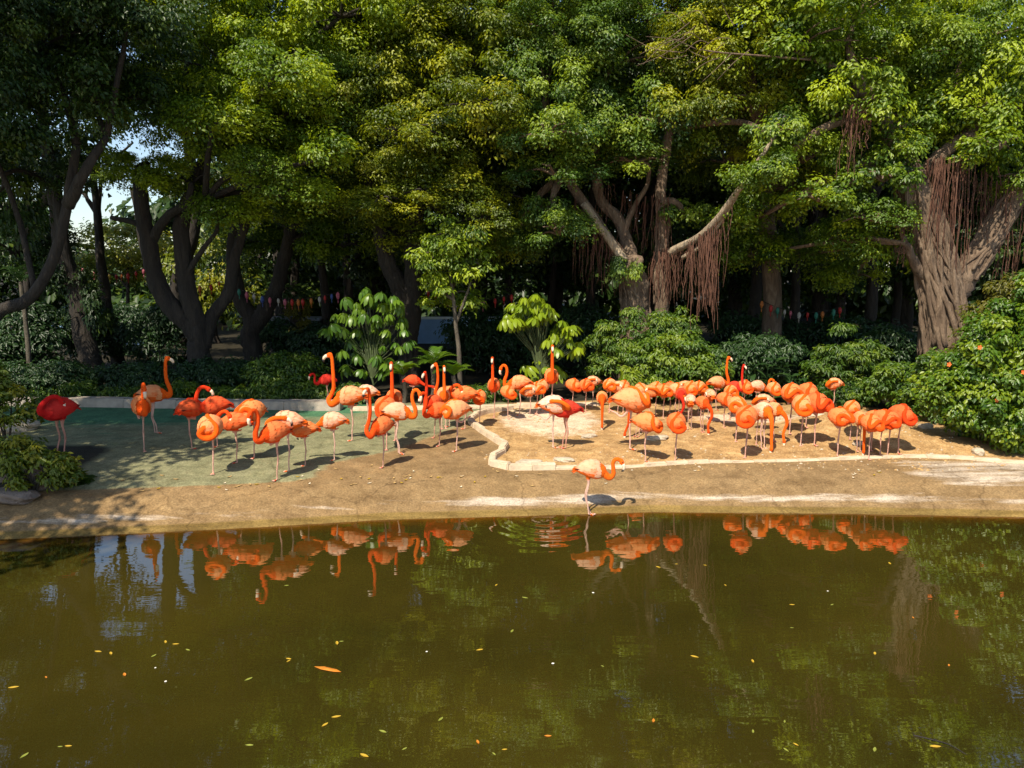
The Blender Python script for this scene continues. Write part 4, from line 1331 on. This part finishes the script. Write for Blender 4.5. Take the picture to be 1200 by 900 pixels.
# clipped hedges at the left
for i, (px, half, top, d, lab) in enumerate([(50, 60, 425, 16.4, 'dark low hedge bush under the leaning trunk'), (150, 58, 430, 16.6, 'dark low hedge bush behind the preening pair'), (245, 55, 424, 16.8, 'dark low hedge bush at the foot of the four stemmed tree'),
                                          (330, 50, 418, 16.6, 'leafy green hedge bush next to the umbrella plant'), (-40, 50, 420, 16, 'dark low hedge bush at the far end beyond the stones')]):
    shrub('hedge_bush', lab, px, top, 465, half, d, M['leaf_hedge'] if i != 3 else M['leaf_shrub'], .5, .22, 80, (.085, .04))
under_where = iter(['under the leaning trunk beside the small palm', 'beyond the stones of the pond corner', 'beside the ivy stem', 'before the stand-in wall under the gap of sky', 'beyond the four curved stems', 'before the shed', 'behind the green umbrella plant', 'before the stand-in blue wall', 'behind the bright umbrella plant', 'beside the banyan stump', 'behind the rounded shrub', 'behind the dull dark shrub', 'behind the ferny shrub', 'beside the knotted banyan trunk'])
for px, d in ((30, 19), (-30, 18.5), (90, 21), (140, 25), (190, 20.5), (330, 22), (390, 21), (560, 20.5), (620, 20.5), (690, 20), (870, 20.5), (930, 20.5), (1000, 20), (1060, 19)):
    shrub('understorey_bush', 'dark bush growing in the shade ' + next(under_where), px, random.uniform(352, 385), 440, random.uniform(36, 52), d, M['leaf_hedge'], .35, .28, 70, (.12, .055), group='bushes in the shade of the wood')
# low green edge plants
border_where = iter(['below the dark hedge by the stones', 'behind the deep red bird', 'before the hedge near the upright bird', 'just behind the upright bird', 'behind the bird with its back turned', 'at the foot of the four curved stems', 'behind the neck bending bird', 'below the leafy green hedge bush', 'beside the hunched dark red bird', 'at the foot of the umbrella plant', 'behind the kerb bend', 'below the bright umbrella plant'])
for px, d in ((40, 15.95), (75, 15.9), (130, 16.0), (165, 15.95), (210, 16.0), (250, 16.0), (290, 16.0), (330, 15.95), (368, 16.0), (408, 15.9), (550, 16.0), (590, 16.2)):
    shrub('border_plant', 'low leafy plant along the edging ' + next(border_where), px, random.uniform(446, 454), 465, random.uniform(16, 24), d, M['leaf_shrub'], .45, .12, 60, (.08, .03), group='plants along the edging')
# hedge at the right
shrub('leafy_shrub', 'tall upright light green shrub at the foot of the central banyan', 735, 355, 460, 40, 16.6, M['leaf_shrub'], .55, .16, 70, (.085, .032),
      lobes=[((0, 0, .6), (.75, .5, .7)), ((-.35, 0, 1.2), (.35, .3, .45)), ((.15, 0, 1.45), (.3, .3, .5)), ((.5, .1, 1.1), (.35, .3, .4))])
shrub('leafy_shrub', 'tall loose shrub under the hanging roots', 790, 362, 460, 34, 17.0, M['leaf_shrub'], .5, .16, 70, (.085, .032))
shrub('round_shrub', 'broad rounded bright green shrub behind the flock', 795, 384, 465, 62, 16.2, M['leaf_shrub'], .60, .17, 95, (.085, .042),
      lobes=[((0, 0, .75), (1.05, .6, .72)), ((-.5, -.1, .75), (.5, .45, .5)), ((.55, -.1, .7), (.55, .45, .5)), ((0, -.2, .5), (.8, .4, .5))])
shrub('dark_shrub', 'dull dark green shrub between the rounded shrub and the ferny one', 895, 392, 465, 48, 16.8, M['leaf_hedge'], .6, .2, 80, (.10, .045))
shrub('dark_shrub', 'darkest shrub beside the massive banyan trunk', 1055, 382, 465, 36, 17.0, M['leaf_hedge'], .45, .2, 80, (.10, .045))
shrub('ferny_shrub', 'layered ferny shrub with tiers of fine leaves behind the flock', 1005, 372, 465, 48, 16.0, M['leaf_shrub'], .46, .22, 85, (.10, .03), flat=.32,
      lobes=[((0, 0, .62), (.85, .55, .68)), ((-.15, -.05, 1.25), (.35, .3, .4)), ((.3, 0, 1.0), (.4, .35, .35)), ((-.5, 0, .7), (.4, .35, .4))])
shrub('low_shrub', 'low bright leafy shrub beside the earth mound', 1065, 425, 475, 34, 14.9, M['leaf_shrub'], .55, .14, 70, (.08, .04))
shrub('low_shrub', 'leafy shrub hiding the foot of the massive banyan', 1112, 408, 475, 34, 14.2, M['leaf_shrub'], .5, .15, 70, (.08, .04))
shrub('low_shrub', 'low spreading shrub at the back of the coral cluster', 1000, 446, 475, 40, 15.7, M['leaf_shrub'], .42, .14, 60, (.08, .035))
shrub('low_shrub', 'small light green fern tuft before the rounded shrub', 745, 432, 472, 10, 15.6, M['leaf_bright'], .45, .1, 60, (.12, .02))

def blade_leaf(L, Wd, name, mat, bend=.5, n=5, vcol=None):
    """a broad single leaf lying along +x, drooping"""
    vs, fs = [], []
    for i in range(n + 1):
        t = i / n
        w = Wd * math.sin(math.pi * min(1, .06 + .94 * t) ** .8) * .5 if i < n else .003
        z = -bend * L * t * t
        vs += [(L * t, -w, z + w * .25), (L * t, 0, z), (L * t, w, z + w * .25)]
    for i in range(n):
        for j in range(2):
            a = i * 3 + j
            fs.append((a, a + 1, a + 4, a + 3))
    me = bpy.data.meshes.new(name)
    me.from_pydata(vs, [], fs)
    me.materials.append(mat)
    me.polygons.foreach_set('use_smooth', [True] * len(fs))
    at = me.attributes.new('v', 'FLOAT', 'POINT')
    at.data.foreach_set('value', [random.uniform(.3, .8) if vcol is None else vcol] * len(vs))
    return me

def compound_leaf(n, L, Wd, mat, vv):
    """one umbrella leaf: leaflets joined at the leaf hub"""
    vs, fs = [(0, 0, .012), (0, 0, -.012)], []
    for k_ in range(n):
        a = 6.283 * k_ / n + random.uniform(-.12, .12)
        el = random.uniform(.35, .75); l = L * random.uniform(.85, 1.1)
        rad, up_ = Vector((math.cos(a), math.sin(a), 0)), Vector((0, 0, 1))
        sd = Vector((-math.sin(a), math.cos(a), 0))
        rows = []
        for t, w in ((.22, .10), (.45, .8), (.7, 1.0), (.9, .62), (1.0, .06)):
            e_ = el + .9 * t * t
            c = rad * (l * t * math.cos(el) * (1 - .25 * t)) - up_ * (l * t * math.sin(e_) * .92)
            nv_ = up_ * .25 * w * Wd * .5
            q = len(vs)
            vs += [tuple(c - sd * w * Wd * .5 + nv_), tuple(c), tuple(c + sd * w * Wd * .5 + nv_)]
            rows.append(q)
        fs += [(0, rows[0], rows[0] + 1), (0, rows[0] + 1, rows[0] + 2)]
        for a_, b_ in zip(rows, rows[1:]):
            fs += [(a_, b_, b_ + 1, a_ + 1), (a_ + 1, b_ + 1, b_ + 2, a_ + 2)]
    me = bpy.data.meshes.new('leaf')
    vs = [v for v in vs]
    me.from_pydata(vs, [], fs); me.materials.append(mat)
    me.polygons.foreach_set('use_smooth', [True] * len(fs))
    at = me.attributes.new('v', 'FLOAT', 'POINT'); at.data.foreach_set('value', [vv] * len(vs))
    return me

def umbrella_plant(label, base_px, d, whorls, mat, L=.24):
    root_p = foot_of(base_px, d)
    root = empty('umbrella_plant', root_p); tag(root, label, 'plant')
    kinds = [compound_leaf(random.choice((8, 9, 10)), L * s_, .085, mat, vv) for s_, vv in ((1, .35), (.85, .5), (1.1, .7), (.95, .85))]
    mb = MB()
    hub = Vector((0, 0, .55))
    limb(mb, [Vector((0, 0, 0)), Vector((.03, 0, .3)), hub], .03, .022, 6)
    for (px, py) in whorls:
        for rep_ in range(2):
            dd = d + random.uniform(-.3, .3)
            c = W_(px + random.uniform(-4, 4) * (rep_ + .3), py + random.uniform(-3, 5) * (rep_ + .3), dd) - root_p
            start = hub + Vector((c.x * .25, 0, max(0, (c.z - .55) * .45))) if c.z > .7 else Vector((0, 0, max(.1, c.z - .35)))
            if rep_ == 0: limb(mb, [hub * .9, start], .014, .008, 5)
            limb(mb, [start, (start + c) / 2 + Vector((0, 0, -.03)), c], .007, .004, 4)
            o = link('leaf', random.choice(kinds), root, c)
            o.rotation_euler = (random.uniform(-.3, .3) + .25, random.uniform(-.35, .35), random.uniform(0, 6.28))
            s_ = random.uniform(.75, 1.1)
            o.scale = (s_, s_, s_)
    mb.build('stem', M['green_stem'], root, True)
    return root

M['green_stem'] = simple('green stem', (.05, .07, .02), .7, .3, 8, .1)
umbrella_plant('bright yellow green umbrella plant with drooping leaf whorls behind the flock', 634, 16.2,
    [(593, 366), (602, 355), (614, 347), (628, 346), (640, 355), (609, 364), (622, 360), (634, 364), (616, 373), (605, 372),
     (648, 384), (660, 376), (672, 384), (655, 392), (668, 395), (642, 396), (676, 400), (652, 408),
     (628, 417), (618, 428), (598, 376), (628, 372), (644, 366), (610, 356), (662, 388), (672, 408), (636, 424), (626, 438), (650, 428), (640, 440), (590, 372), (616, 352), (634, 350)], M['leaf_bright'])
umbrella_plant('green umbrella plant with many whorls of glossy leaves left of the trunk pair'.replace(' left of the trunk pair', ' in front of the brown trunks'), 432, 16.3,
    [(425, 340), (446, 342), (458, 346), (404, 350), (418, 354), (434, 352), (450, 356), (466, 358), (392, 368), (402, 366), (414, 370), (428, 366), (442, 368), (456, 370), (470, 372), (388, 380), (400, 384), (420, 384),
     (438, 384), (454, 386), (472, 388), (410, 398), (430, 400), (448, 402), (466, 404), (480, 398), (418, 414), (440, 418), (458, 420), (398, 412), (446, 432), (424, 432), (406, 426), (470, 424), (432, 344), (462, 352)], M['leaf_umb'])

def frond_plant(name, label, px, d, nf, L, mat, arch=.5, cat='plant', width=.16, pairs=13, py_c=None):
    g = foot_of(px, d)
    root = empty(name, g); tag(root, label, cat)
    z0 = .12 if py_c is None else W_(px, py_c, d).z - g.z
    if z0 > .2:
        mb = MB(); limb(mb, [Vector((0, 0, 0)), Vector((.02, 0, z0 * .5)), Vector((0, 0, z0))], .06, .045, 7); mb.build('stem', M['twig'], root, True)
    for k_ in range(nf):
        a = 6.28 * k_ / nf + random.uniform(-.2, .2)
        el = random.uniform(.5, 1.25)
        vs, fs = [], []
        LL = L * random.uniform(.8, 1.1)
        prev = None
        P = []
        for i in range(pairs + 1):
            t = i / pairs
            P.append(Vector((LL * t * math.cos(el) * (1 + .2 * t), 0, LL * (t * math.sin(el) - arch * t * t))))
        for i in range(1, pairs):
            t = i / pairs
            w = width * math.sin(math.pi * (.12 + .86 * t))
            c = P[i]; tg = (P[i + 1] - P[i - 1]).normalized()
            for sg in (-1, 1):
                q = len(vs)
                side = Vector((0, sg, 0))
                tip = c + side * w + tg * w * .55 + Vector((0, 0, w * .15))
                vs += [c - tg * .014, c + side * w * .5 + tg * (w * .27 - .014) + Vector((0, 0, w * .14)), tip, c + side * w * .5 + tg * (w * .27 + .014) + Vector((0, 0, w * .14)), c + tg * .014]
                fs.append((q, q + 1, q + 2, q + 3, q + 4))
        q = len(vs)
        for i in range(pairs + 1):
            vs += [P[i] + Vector((0, -.006, 0)), P[i] + Vector((0, .006, .002))]
        for i in range(pairs):
            fs.append((q + 2 * i, q + 2 * i + 1, q + 2 * i + 3, q + 2 * i + 2))
        me = bpy.data.meshes.new('frond'); me.from_pydata([tuple(v) for v in vs], [], fs); me.materials.append(mat)
        at = me.attributes.new('v', 'FLOAT', 'POINT'); at.data.foreach_set('value', [random.uniform(.3, .85)] * len(vs))
        o = link('frond', me, root, (0, 0, z0), a)
    return root
frond_plant('cycad_plant', 'bright cycad like plant with spreading feathery fronds beside the umbrella plant', 505, 16.0, 16, .8, M['leaf_umb'], .5, py_c=428)
frond_plant('cycad_plant', 'lower feathery frond plant behind the kerb side group', 530, 15.9, 12, .65, M['leaf_umb'], .5, py_c=440)
frond_plant('cycad_plant', 'shaded spiky frond plant at the foot of the umbrella plant', 470, 15.9, 12, .6, M['leaf_shrub'], .55, py_c=440)
frond_plant('palm_plant', 'small dark palm with narrow fronds beneath the leaning trunk', 22, 17.5, 12, .9, M['leaf_hedge'], .6, py_c=330)

def broad_plant(label, px, d, n, L, mat, h):
    g = foot_of(px, d)
    root = empty('broadleaf_plant', g); tag(root, label, 'plant', 'broad leaved plants in the hedge')
    kinds = [blade_leaf(L * s, L * .42, 'leaf', mat, .4, 5, vv) for s, vv in ((1, .3), (.85, .55), (1.1, .75))]
    mb = MB()
    for k_ in range(n):
        a = random.uniform(0, 6.28); el = random.uniform(-.6, .3)
        c = Vector((random.uniform(-.32, .32), random.uniform(-.2, .2), random.uniform(.2, h)))
        limb(mb, [Vector((c.x * .2, 0, 0)), Vector((c.x * .6, c.y * .6, c.z * .6)), c], .010, .006, 4)
        o = link('leaf', random.choice(kinds), root, c)
        o.rotation_euler = (random.uniform(-.3, .3), el, a)
    mb.build('stem', M['leaf_hedge'], root)
broad_plant('broad dark leaved plant in the hedge behind the crowd', 905, 15.9, 34, .30, M['leaf_hedge'], .95)
broad_plant('broad dark leaved plant in the hedge behind the hunched cluster', 935, 15.8, 28, .28, M['leaf_hedge'], .7)

# big flowering bush at the right bank
d = 12.1
g = foot_of(1205, d)
hib = empty('flowering_bush', g); tag(hib, 'big glossy green bush with orange flowers overhanging the bank', 'bush')
lobs = [((.15, 0, .75), (1.15, .9, .75)), ((.3, 0, 1.55), (1.1, .9, .75)), ((.9, .2, 2.2), (.9, .8, .6)), ((-.5, .1, 1.35), (.5, .5, .4)), ((-.6, .1, .9), (.6, .5, .5)), ((1.2, 0, 1.2), (1.2, .9, 1.1)), ((.35, -.2, .45), (.9, .6, .42)), ((-.85, .3, .9), (.4, .4, .4))]
mb = MB()
for q in range(16):
    c, r = random.choice(lobs)
    tip = Vector(c) + Vector((random.uniform(-.7, .7) * r[0], random.uniform(-.7, .5) * r[1], r[2] * random.uniform(-.2, .8)))
    limb(mb, [Vector((random.uniform(-.1, .3), random.uniform(-.1, .1), 0)), tip * .5, tip], .026, .008, 5)
mb.build('stem', M['twig'], hib, True)
M['leaf_hib'] = leaf_mat('hibiscus leaf', (.018, .055, .006), (.065, .135, .008), (.19, .25, .010), .3, .36)
foliage('foliage', hib, lobs, M['leaf_hib'], .19, 110, (.074, .046), .55, .24, 1.25, -.9, .85)
M['petal'] = simple('orange petal', (.75, .15, .02), .6, .2, 10, .1)
for px, py in ((1148, 407), (1112, 427), (1199, 436), (1168, 469)):
    c = W_(px, py, d - random.uniform(.6, .8)) - g
    mb = MB()
    for i in range(5):
        a = 6.28 * i / 5
        u = Vector((math.cos(a), -.35, math.sin(a)))
        w = Vector((-math.sin(a), 0, math.cos(a)))
        mb.add([Vector((0, 0, 0)), u * .024 + w * .016, u * .040 + Vector((0, .01, 0)), u * .024 - w * .016], [(0, 1, 2, 3)])
    mb.build('flower', M['petal'], hib, False, c)
# olive bush on top behind
shrub('olive_bush', 'brownish olive bush rising behind the flowering bush', 1188, 322, 480, 42, 13.8, M['leaf_olive'], .5, .2, 90, (.08, .035), lobes=[((0, 0, 1.9), (.6, .5, .65)), ((.35, 0, 2.2), (.5, .5, .5)), ((-.2, 0, 1.4), (.6, .5, .6))])

# near left bushes with yellow leaves
d = 10.9
shrub('yellow_bush', 'small yellow green bush on stones at the pond corner', 12, 520, 575, 40, 9.95, M['leaf_yellow'], .4, .12, 60, (.075, .035), lobes=[((.1, 0, .35), (.5, .3, .22)), ((-.2, 0, .55), (.4, .3, .2))], vvar=.3)
shrub('yellow_bush', 'yellow green bush growing above the low stone block', -12, 450, 500, 36, 11.3, M['leaf_yellow'], .35, .13, 60, (.08, .04), lobes=[((0, 0, .85), (.5, .4, .3)), ((-.3, 0, 1.2), (.4, .3, .3))], vvar=.3)
shrub('grass_tuft', 'thin grass tuft beside the stones at the pond corner', 62, 560, 580, 16, 10.35, M['leaf_shrub'], .4, .08, 50, (.16, .012))

# ------------------------------------------------------------------ stones
def rock(label, px, py, size, mat, group=None, sink=.25, z=None, name='stone'):
    p = at_ground(px, py)
    bm = bmesh.new()
    bmesh.ops.create_icosphere(bm, subdivisions=3, radius=1)
    s0 = random.uniform(0, 100)
    for v in bm.verts:
        c = v.co
        k_ = 1 + .16 * math.sin(c.x * 3 + s0) * math.cos(c.y * 3 + s0) + .10 * math.sin(c.z * 6 + c.x * 5 + s0) + random.uniform(-.02, .02)
        q = c * k_
        m_ = max(abs(q.x), abs(q.y), abs(q.z))
        q = q * (.75 + .25 / max(.3, m_))
        v.co = (q.x * size[0], q.y * size[1], q.z * size[2])
    me = bpy.data.meshes.new(name); bm.to_mesh(me); bm.free(); me.materials.append(mat)
    o = link(name, me, None, (p.x, p.y, p.z + size[2] * (1 - 2 * sink)), random.uniform(-.5, .5))
    tag(o, label, 'stone', group)
    return o
rock('long pale stone block under the upper yellow bush', 12, 505, (.42, .24, .13), M['stone'])
rock('dark upright stone under the lower yellow bush', 22, 560, (.32, .2, .2), M['stone_dark'])
rock('square dark stone at the pond corner beside the grass tuft', 44, 572, (.16, .12, .1), M['stone_dark'])
rock('reddish rough stone at the pond corner by the water', 12, 588, (.4, .2, .09), M['stone_dark'])
for px, py, s in ((956, 488, .22), (770, 514, .2), (905, 492, .16), (690, 512, .15), (620, 543, .2), (660, 540, .16), (1006, 520, .1)):
    rock('flat pale stone sunk in the dry earth bed', px, py, (s, s * .5, .045), M['stone'], 'flat stones in the bed', .35)
for px, py, s in ((1072, 486, .16), (1092, 480, .14), (1108, 488, .18), (1085, 502, .13), (1120, 505, .15), (1064, 478, .1)):
    rock('rough ochre stone on the earth mound', px, py, (s, s * .7, s * .5), M['stone'], 'stones on the mound', .3)
rock('white stone at the foot of the flowering bush', 1146, 531, (.09, .07, .07), M['stone'])

# crumbled earth and grit lying in the bed
mb = MB()
for i in range(1500):
    px, py = random.uniform(600, 1120), random.uniform(488, 546)
    if random.random() < .35: px, py = random.uniform(560, 1180), random.uniform(528, 552)
    if random.random() < .15: px, py = random.uniform(1050, 1130), random.uniform(478, 530)
    p = at_ground(px, py)
    r_ = random.choice((.008, .01, .012, .016, .022)) * random.uniform(.7, 1.4)
    vs = [(p.x + r_ * a * random.uniform(.7, 1.3), p.y + r_ * b_ * random.uniform(.7, 1.3), p.z + r_ * c * .7) for a, b_, c in ((1, 0, 0), (-1, 0, 0), (0, 1, 0), (0, -1, 0), (0, 0, 1), (0, 0, -1))]
    mb.add(vs, [(0, 2, 4), (2, 1, 4), (1, 3, 4), (3, 0, 4), (2, 0, 5), (1, 2, 5), (3, 1, 5), (0, 3, 5)], random.choice((0, 0, 0, 1)))
M['clod'] = simple('earth clod', (.36, .22, .085), .95, .35, 6, .3)
tag(mb.build('earth_crumbs', [M['clod'], M['stone']]), 'crumbs of dry earth and grit strewn over the earth bed', 'grit', None, 'stuff')

# litter of small leaves on the bank
M['dry'] = simple('dry leaf', (.42, .27, .10), .8, .3, 10, .1)
M['dry_pale'] = simple('pale dry leaf', (.62, .52, .36), .8, .2, 10, .1)
M['float_y'] = simple('yellow floating leaf', (.42, .27, .02), .5, .3, 10, .1)
M['float_g'] = simple('green floating leaf', (.20, .22, .03), .5, .3, 10, .1)
M['float_o'] = simple('orange floating leaf', (.50, .17, .015), .5, .3, 10, .1)
M['float_w'] = simple('white fluff', (.75, .72, .62), .7, .1, 10, .1)
def flat_leaf(name, L, Wd, mat, curl=.1):
    vs, fs = [], []
    for i in range(5):
        t = i / 4
        w = Wd * .5 * math.sin(math.pi * (.08 + .88 * t))
        z = curl * L * (2 * t - 1) ** 2
        vs += [(L * (t - .5), -w, z + w * .3), (L * (t - .5), 0, z), (L * (t - .5), w, z + w * .3)]
    for i in range(4):
        for j in range(2):
            a = i * 3 + j
            fs.append((a, a + 1, a + 4, a + 3))
    me = bpy.data.meshes.new(name); me.from_pydata(vs, [], fs); me.materials.append(mat)
    return me
LL = [flat_leaf('fallen_leaf', .08, .035, M['dry'], .15), flat_leaf('fallen_leaf', .06, .03, M['dry_pale'], .2), flat_leaf('fallen_leaf', .07, .03, M['float_y'], .1)]
for i in range(60):
    px, py = random.uniform(120, 1060), random.uniform(550, 595)
    if random.random() < .3: px, py = random.uniform(340, 560), random.uniform(540, 596)
    p = at_ground(px, py)
    if p.z < .03: continue
    kk = random.choice((0, 0, 1, 1, 2))
    o = link('fallen_leaf', LL[kk], None, (p.x, p.y, p.z + .004), random.uniform(0, 6.28))
    tag(o, ['dry brown leaf fallen on the bare bank', 'pale curled leaf fallen on the bare bank', 'yellow leaf fallen on the bare bank'][kk], 'leaf', ['brown leaves on the bank', 'pale leaves on the bank', 'yellow leaves on the bank'][kk])
FL = [flat_leaf('floating_leaf', .09, .035, M['float_y'], .05), flat_leaf('floating_leaf', .08, .03, M['float_g'], .05), flat_leaf('floating_leaf', .07, .03, M['float_o'], .06), flat_leaf('floating_leaf', .035, .03, M['float_w'], .1)]
FLN = ['yellow leaf floating on the pond', 'green leaf floating on the pond', 'orange leaf floating on the pond', 'white fluff floating on the pond']
spots = [(427, 886, 0), (130, 766, 0), (54, 794, 2), (182, 783, 3), (194, 799, 3), (16, 806, 0), (146, 791, 2), (338, 775, 0), (562, 762, 0), (600, 740, 1), (928, 736, 1), (706, 781, 1), (648, 778, 3), (814, 770, 0), (975, 709, 1), (928, 709, 0), (1112, 780, 2),
         (970, 693, 3), (1070, 724, 2), (1025, 879, 1), (642, 863, 2), (850, 686, 0), (882, 775, 0), (115, 764, 0), (400, 752, 1), (220, 762, 1), (180, 769, 1), (395, 754, 0), (500, 764, 3), (474, 878, 1), (560, 870, 2), (695, 695, 3)]
for i in range(30):
    spots.append((random.uniform(20, 1180), 600 + 290 * random.random() ** .8 + 20, random.choice((0, 0, 1, 1, 2))))
for px, py, kk in spots:
    p = at_z(px, py, 0)
    if p.y > shore(p.x) - .25: continue
    o = link('floating_leaf', FL[kk], None, (p.x, p.y, .002), random.uniform(0, 6.28))
    sc = random.uniform(.4, .85); o.scale = (sc, sc, sc)
    tag(o, FLN[kk], 'leaf' if kk < 3 else 'fluff', FLN[kk].replace('leaf', 'leaves').replace(' floating', ' adrift'))
p = at_z(384, 785, 0)
mb = MB()
mb.add([(-.13, 0, .004), (-.05, .026, .006), (.07, .022, .006), (.13, 0, .004), (.07, -.02, .006), (-.05, -.024, .006), (0, 0, .014)], [(0, 6, 1), (1, 6, 2), (2, 6, 3), (3, 6, 4), (4, 6, 5), (5, 6, 0)])
tag(mb.build('floating_leaf', M['float_o'], None, False, (p.x, p.y, .002), -.35), 'largest long orange leaf floating alone on the open pond', 'leaf')
# sunken twig
p = at_z(1100, 872, 0)
mb = MB(); limb(mb, [Vector((-.12, .1, .0)), Vector((-.03, .03, .012)), Vector((.06, -.02, .008)), Vector((.13, -.12, -.005))], .006, .003, 5)
tag(mb.build('floating_twig', M['bark_dark'], None, True, (p.x, p.y, .002)), 'thin dark twig floating on the pond', 'twig')

# ------------------------------------------------------------------ things seen through the trees
# made-up low blue wall with white coping, standing in for water behind the wood
M['blue'] = simple('blue stand-in wall', (.25, .42, .66), .6, .25, 1.2, .1)
M['coping'] = simple('white coping', (.78, .78, .76), .7, .08, 4, .1)
d = 29.0
def standin_wall(label, px0, px1, d):
    a, c = W_(px0, 374, d), W_(px1, 374, d)
    root = empty('standin_wall', ((a.x + c.x) / 2, d, gzf((a.x + c.x) / 2, d))); tag(root, label, 'wall')
    h = a.z - root.location.z
    n = max(2, int((c.x - a.x) / 1.6)); w = (c.x - a.x) / n
    for i in range(n):
        mb = MB(); mb.box((0, 0, h / 2 - .1), (w - .015, .18, h + .2)); mb.build('panel', M['blue'], root, False, (a.x + w * (i + .5) - root.location.x, 0, 0))
        mb = MB(); mb.box((0, 0, .04), (w - .006, .26, .08)); mb.build('coping', M['coping'], root, False, (a.x + w * (i + .5) - root.location.x, 0, h + .003))
standin_wall('added low blue painted wall with white coping seen between trunks behind the young tree', 470, 660, d)
standin_wall('added low blue painted wall with white coping under the gap of sky', 40, 180, 28.5)
# grey shed
d = 23.0
M['shed'] = simple('dark grey shed', (.07, .075, .09), .6, .2, 2, .2)
M['shed_roof'] = simple('grey roof', (.16, .17, .19), .6, .2, 2, .2)
a = W_(315, 376, d); c = W_(372, 376, d)
g = Vector(((a.x + c.x) / 2, d, gzf((a.x + c.x) / 2, d)))
sh = empty('garden_shed', g); tag(sh, 'small dark grey shed between the forked trunk and the umbrella plant', 'shed')
h = a.z - g.z; w = c.x - a.x
for i in range(4):
    mb = MB(); mb.box((0, 0, h / 2), (w / 4 - .012, .9, h)); mb.build('wall_panel', M['shed'], sh, False, (-w / 2 + w / 4 * (i + .5), .45, 0))
mb = MB(); mb.box((0, 0, .04), (w + .2, 1.15, .07)); mb.build('roof', M['shed_roof'], sh, False, (0, .45, h + .005))
mb = MB(); mb.box((0, 0, h * .4), (.5, .04, h * .8)); mb.build('door', M['shed_roof'], sh, False, (.15, -.025, 0))
# post with brown creeper in front of the shed
root = foot_of(352, 21.5)
tree('creeper_post', 'rusty brown creeper covered post before the grey shed', root, [([root, W_(352, 400, 21.5), W_(351, 356, 21.5)], .08, .06)],
     [lobe_px(350, 362, 21.5, 12, 10), lobe_px(353, 385, 21.5, 7, 18), lobe_px(342, 365, 21.5, 8, 8)], M['leaf_olive'], M['bark_dark'], v=.7, tr=.16, per=50, leaf=(.09, .045), twigs=False, cat='post')

# festive lanterns on strings
def lantern_mat():
    m, nt, b_ = new_mat('lantern paper')
    oi = N(nt, 'ShaderNodeObjectInfo')
    nt.links.new(oi.outputs['Color'], b_.inputs['Base Color'])
    b_.inputs['Roughness'].default_value = .6
    return m
M['lantern'] = lantern_mat()
mb = MB()
mb.lathe([(.002, .13), (.03, .13), (.032, .115), (.06, .095), (.082, .05), (.085, 0), (.078, -.05), (.055, -.095), (.03, -.112), (.03, -.125), (.012, -.126), (.010, -.15), (.022, -.16), (.016, -.26), (.002, -.26)], 9)
LAN = mb.mesh('paper_lantern', [M['lantern']], True)
COLS = {'red': (.62, .03, .02), 'pink': (.70, .16, .22), 'orange': (.72, .22, .03), 'blue': (.06, .12, .40), 'white': (.65, .60, .52), 'green': (.04, .28, .18), 'yellow': (.70, .48, .04)}
def lantern_string(x0, y0, x1, y1, d, n, where, cols):
    a, c = W_(x0, y0, d), W_(x1, y1, d)
    pts = [a + (c - a) * t - Vector((0, 0, .25 * 4 * t * (1 - t))) for t in np.linspace(0, 1, 14)]
    mb = MB(); mb.tube([p - a for p in pts], .008, 4)
    tag(mb.build('lantern_string', M['bark_dark'], None, False, a), 'thin dark cord carrying lanterns ' + where, 'cord')
    for i in range(n):
        t = (i + .5) / n + random.uniform(-.3, .3) / n
        p = a + (c - a) * t - Vector((0, 0, .25 * 4 * t * (1 - t)))
        nm = random.choice(cols)
        o = link('paper_lantern', LAN, None, (p.x, p.y, p.z - .135), random.uniform(0, 6))
        s = random.uniform(.5, .75); o.scale = (s * .8, s * .8, s); o.location.z = p.z - .13 * s
        o.color = (*[q * .6 for q in COLS[nm]], 1)
        tag(o, f'small {nm} paper lantern hanging from the cord {where}', 'lantern', f'{nm} lanterns {where}')
lantern_string(82, 308, 170, 314, 22.5, 11, 'under the gap of sky', ['red', 'orange', 'blue', 'yellow', 'pink', 'green'])
lantern_string(278, 338, 402, 340, 19.8, 15, 'beside the forked trunk', ['red', 'red', 'white', 'pink', 'blue', 'green', 'orange'])
lantern_string(495, 338, 608, 342, 19.5, 9, 'behind the young tree', ['red', 'red', 'orange', 'red', 'pink'])
lantern_string(888, 350, 990, 358, 19.2, 11, 'in the dark beyond the ferny shrub', ['pink', 'pink', 'red', 'white', 'orange', 'green'])
lantern_string(205, 322, 262, 326, 21.0, 5, 'behind the four curved stems', ['red', 'blue', 'orange', 'pink'])
print('leaves', LEAF_N[0], 'objects', len(bpy.data.objects))
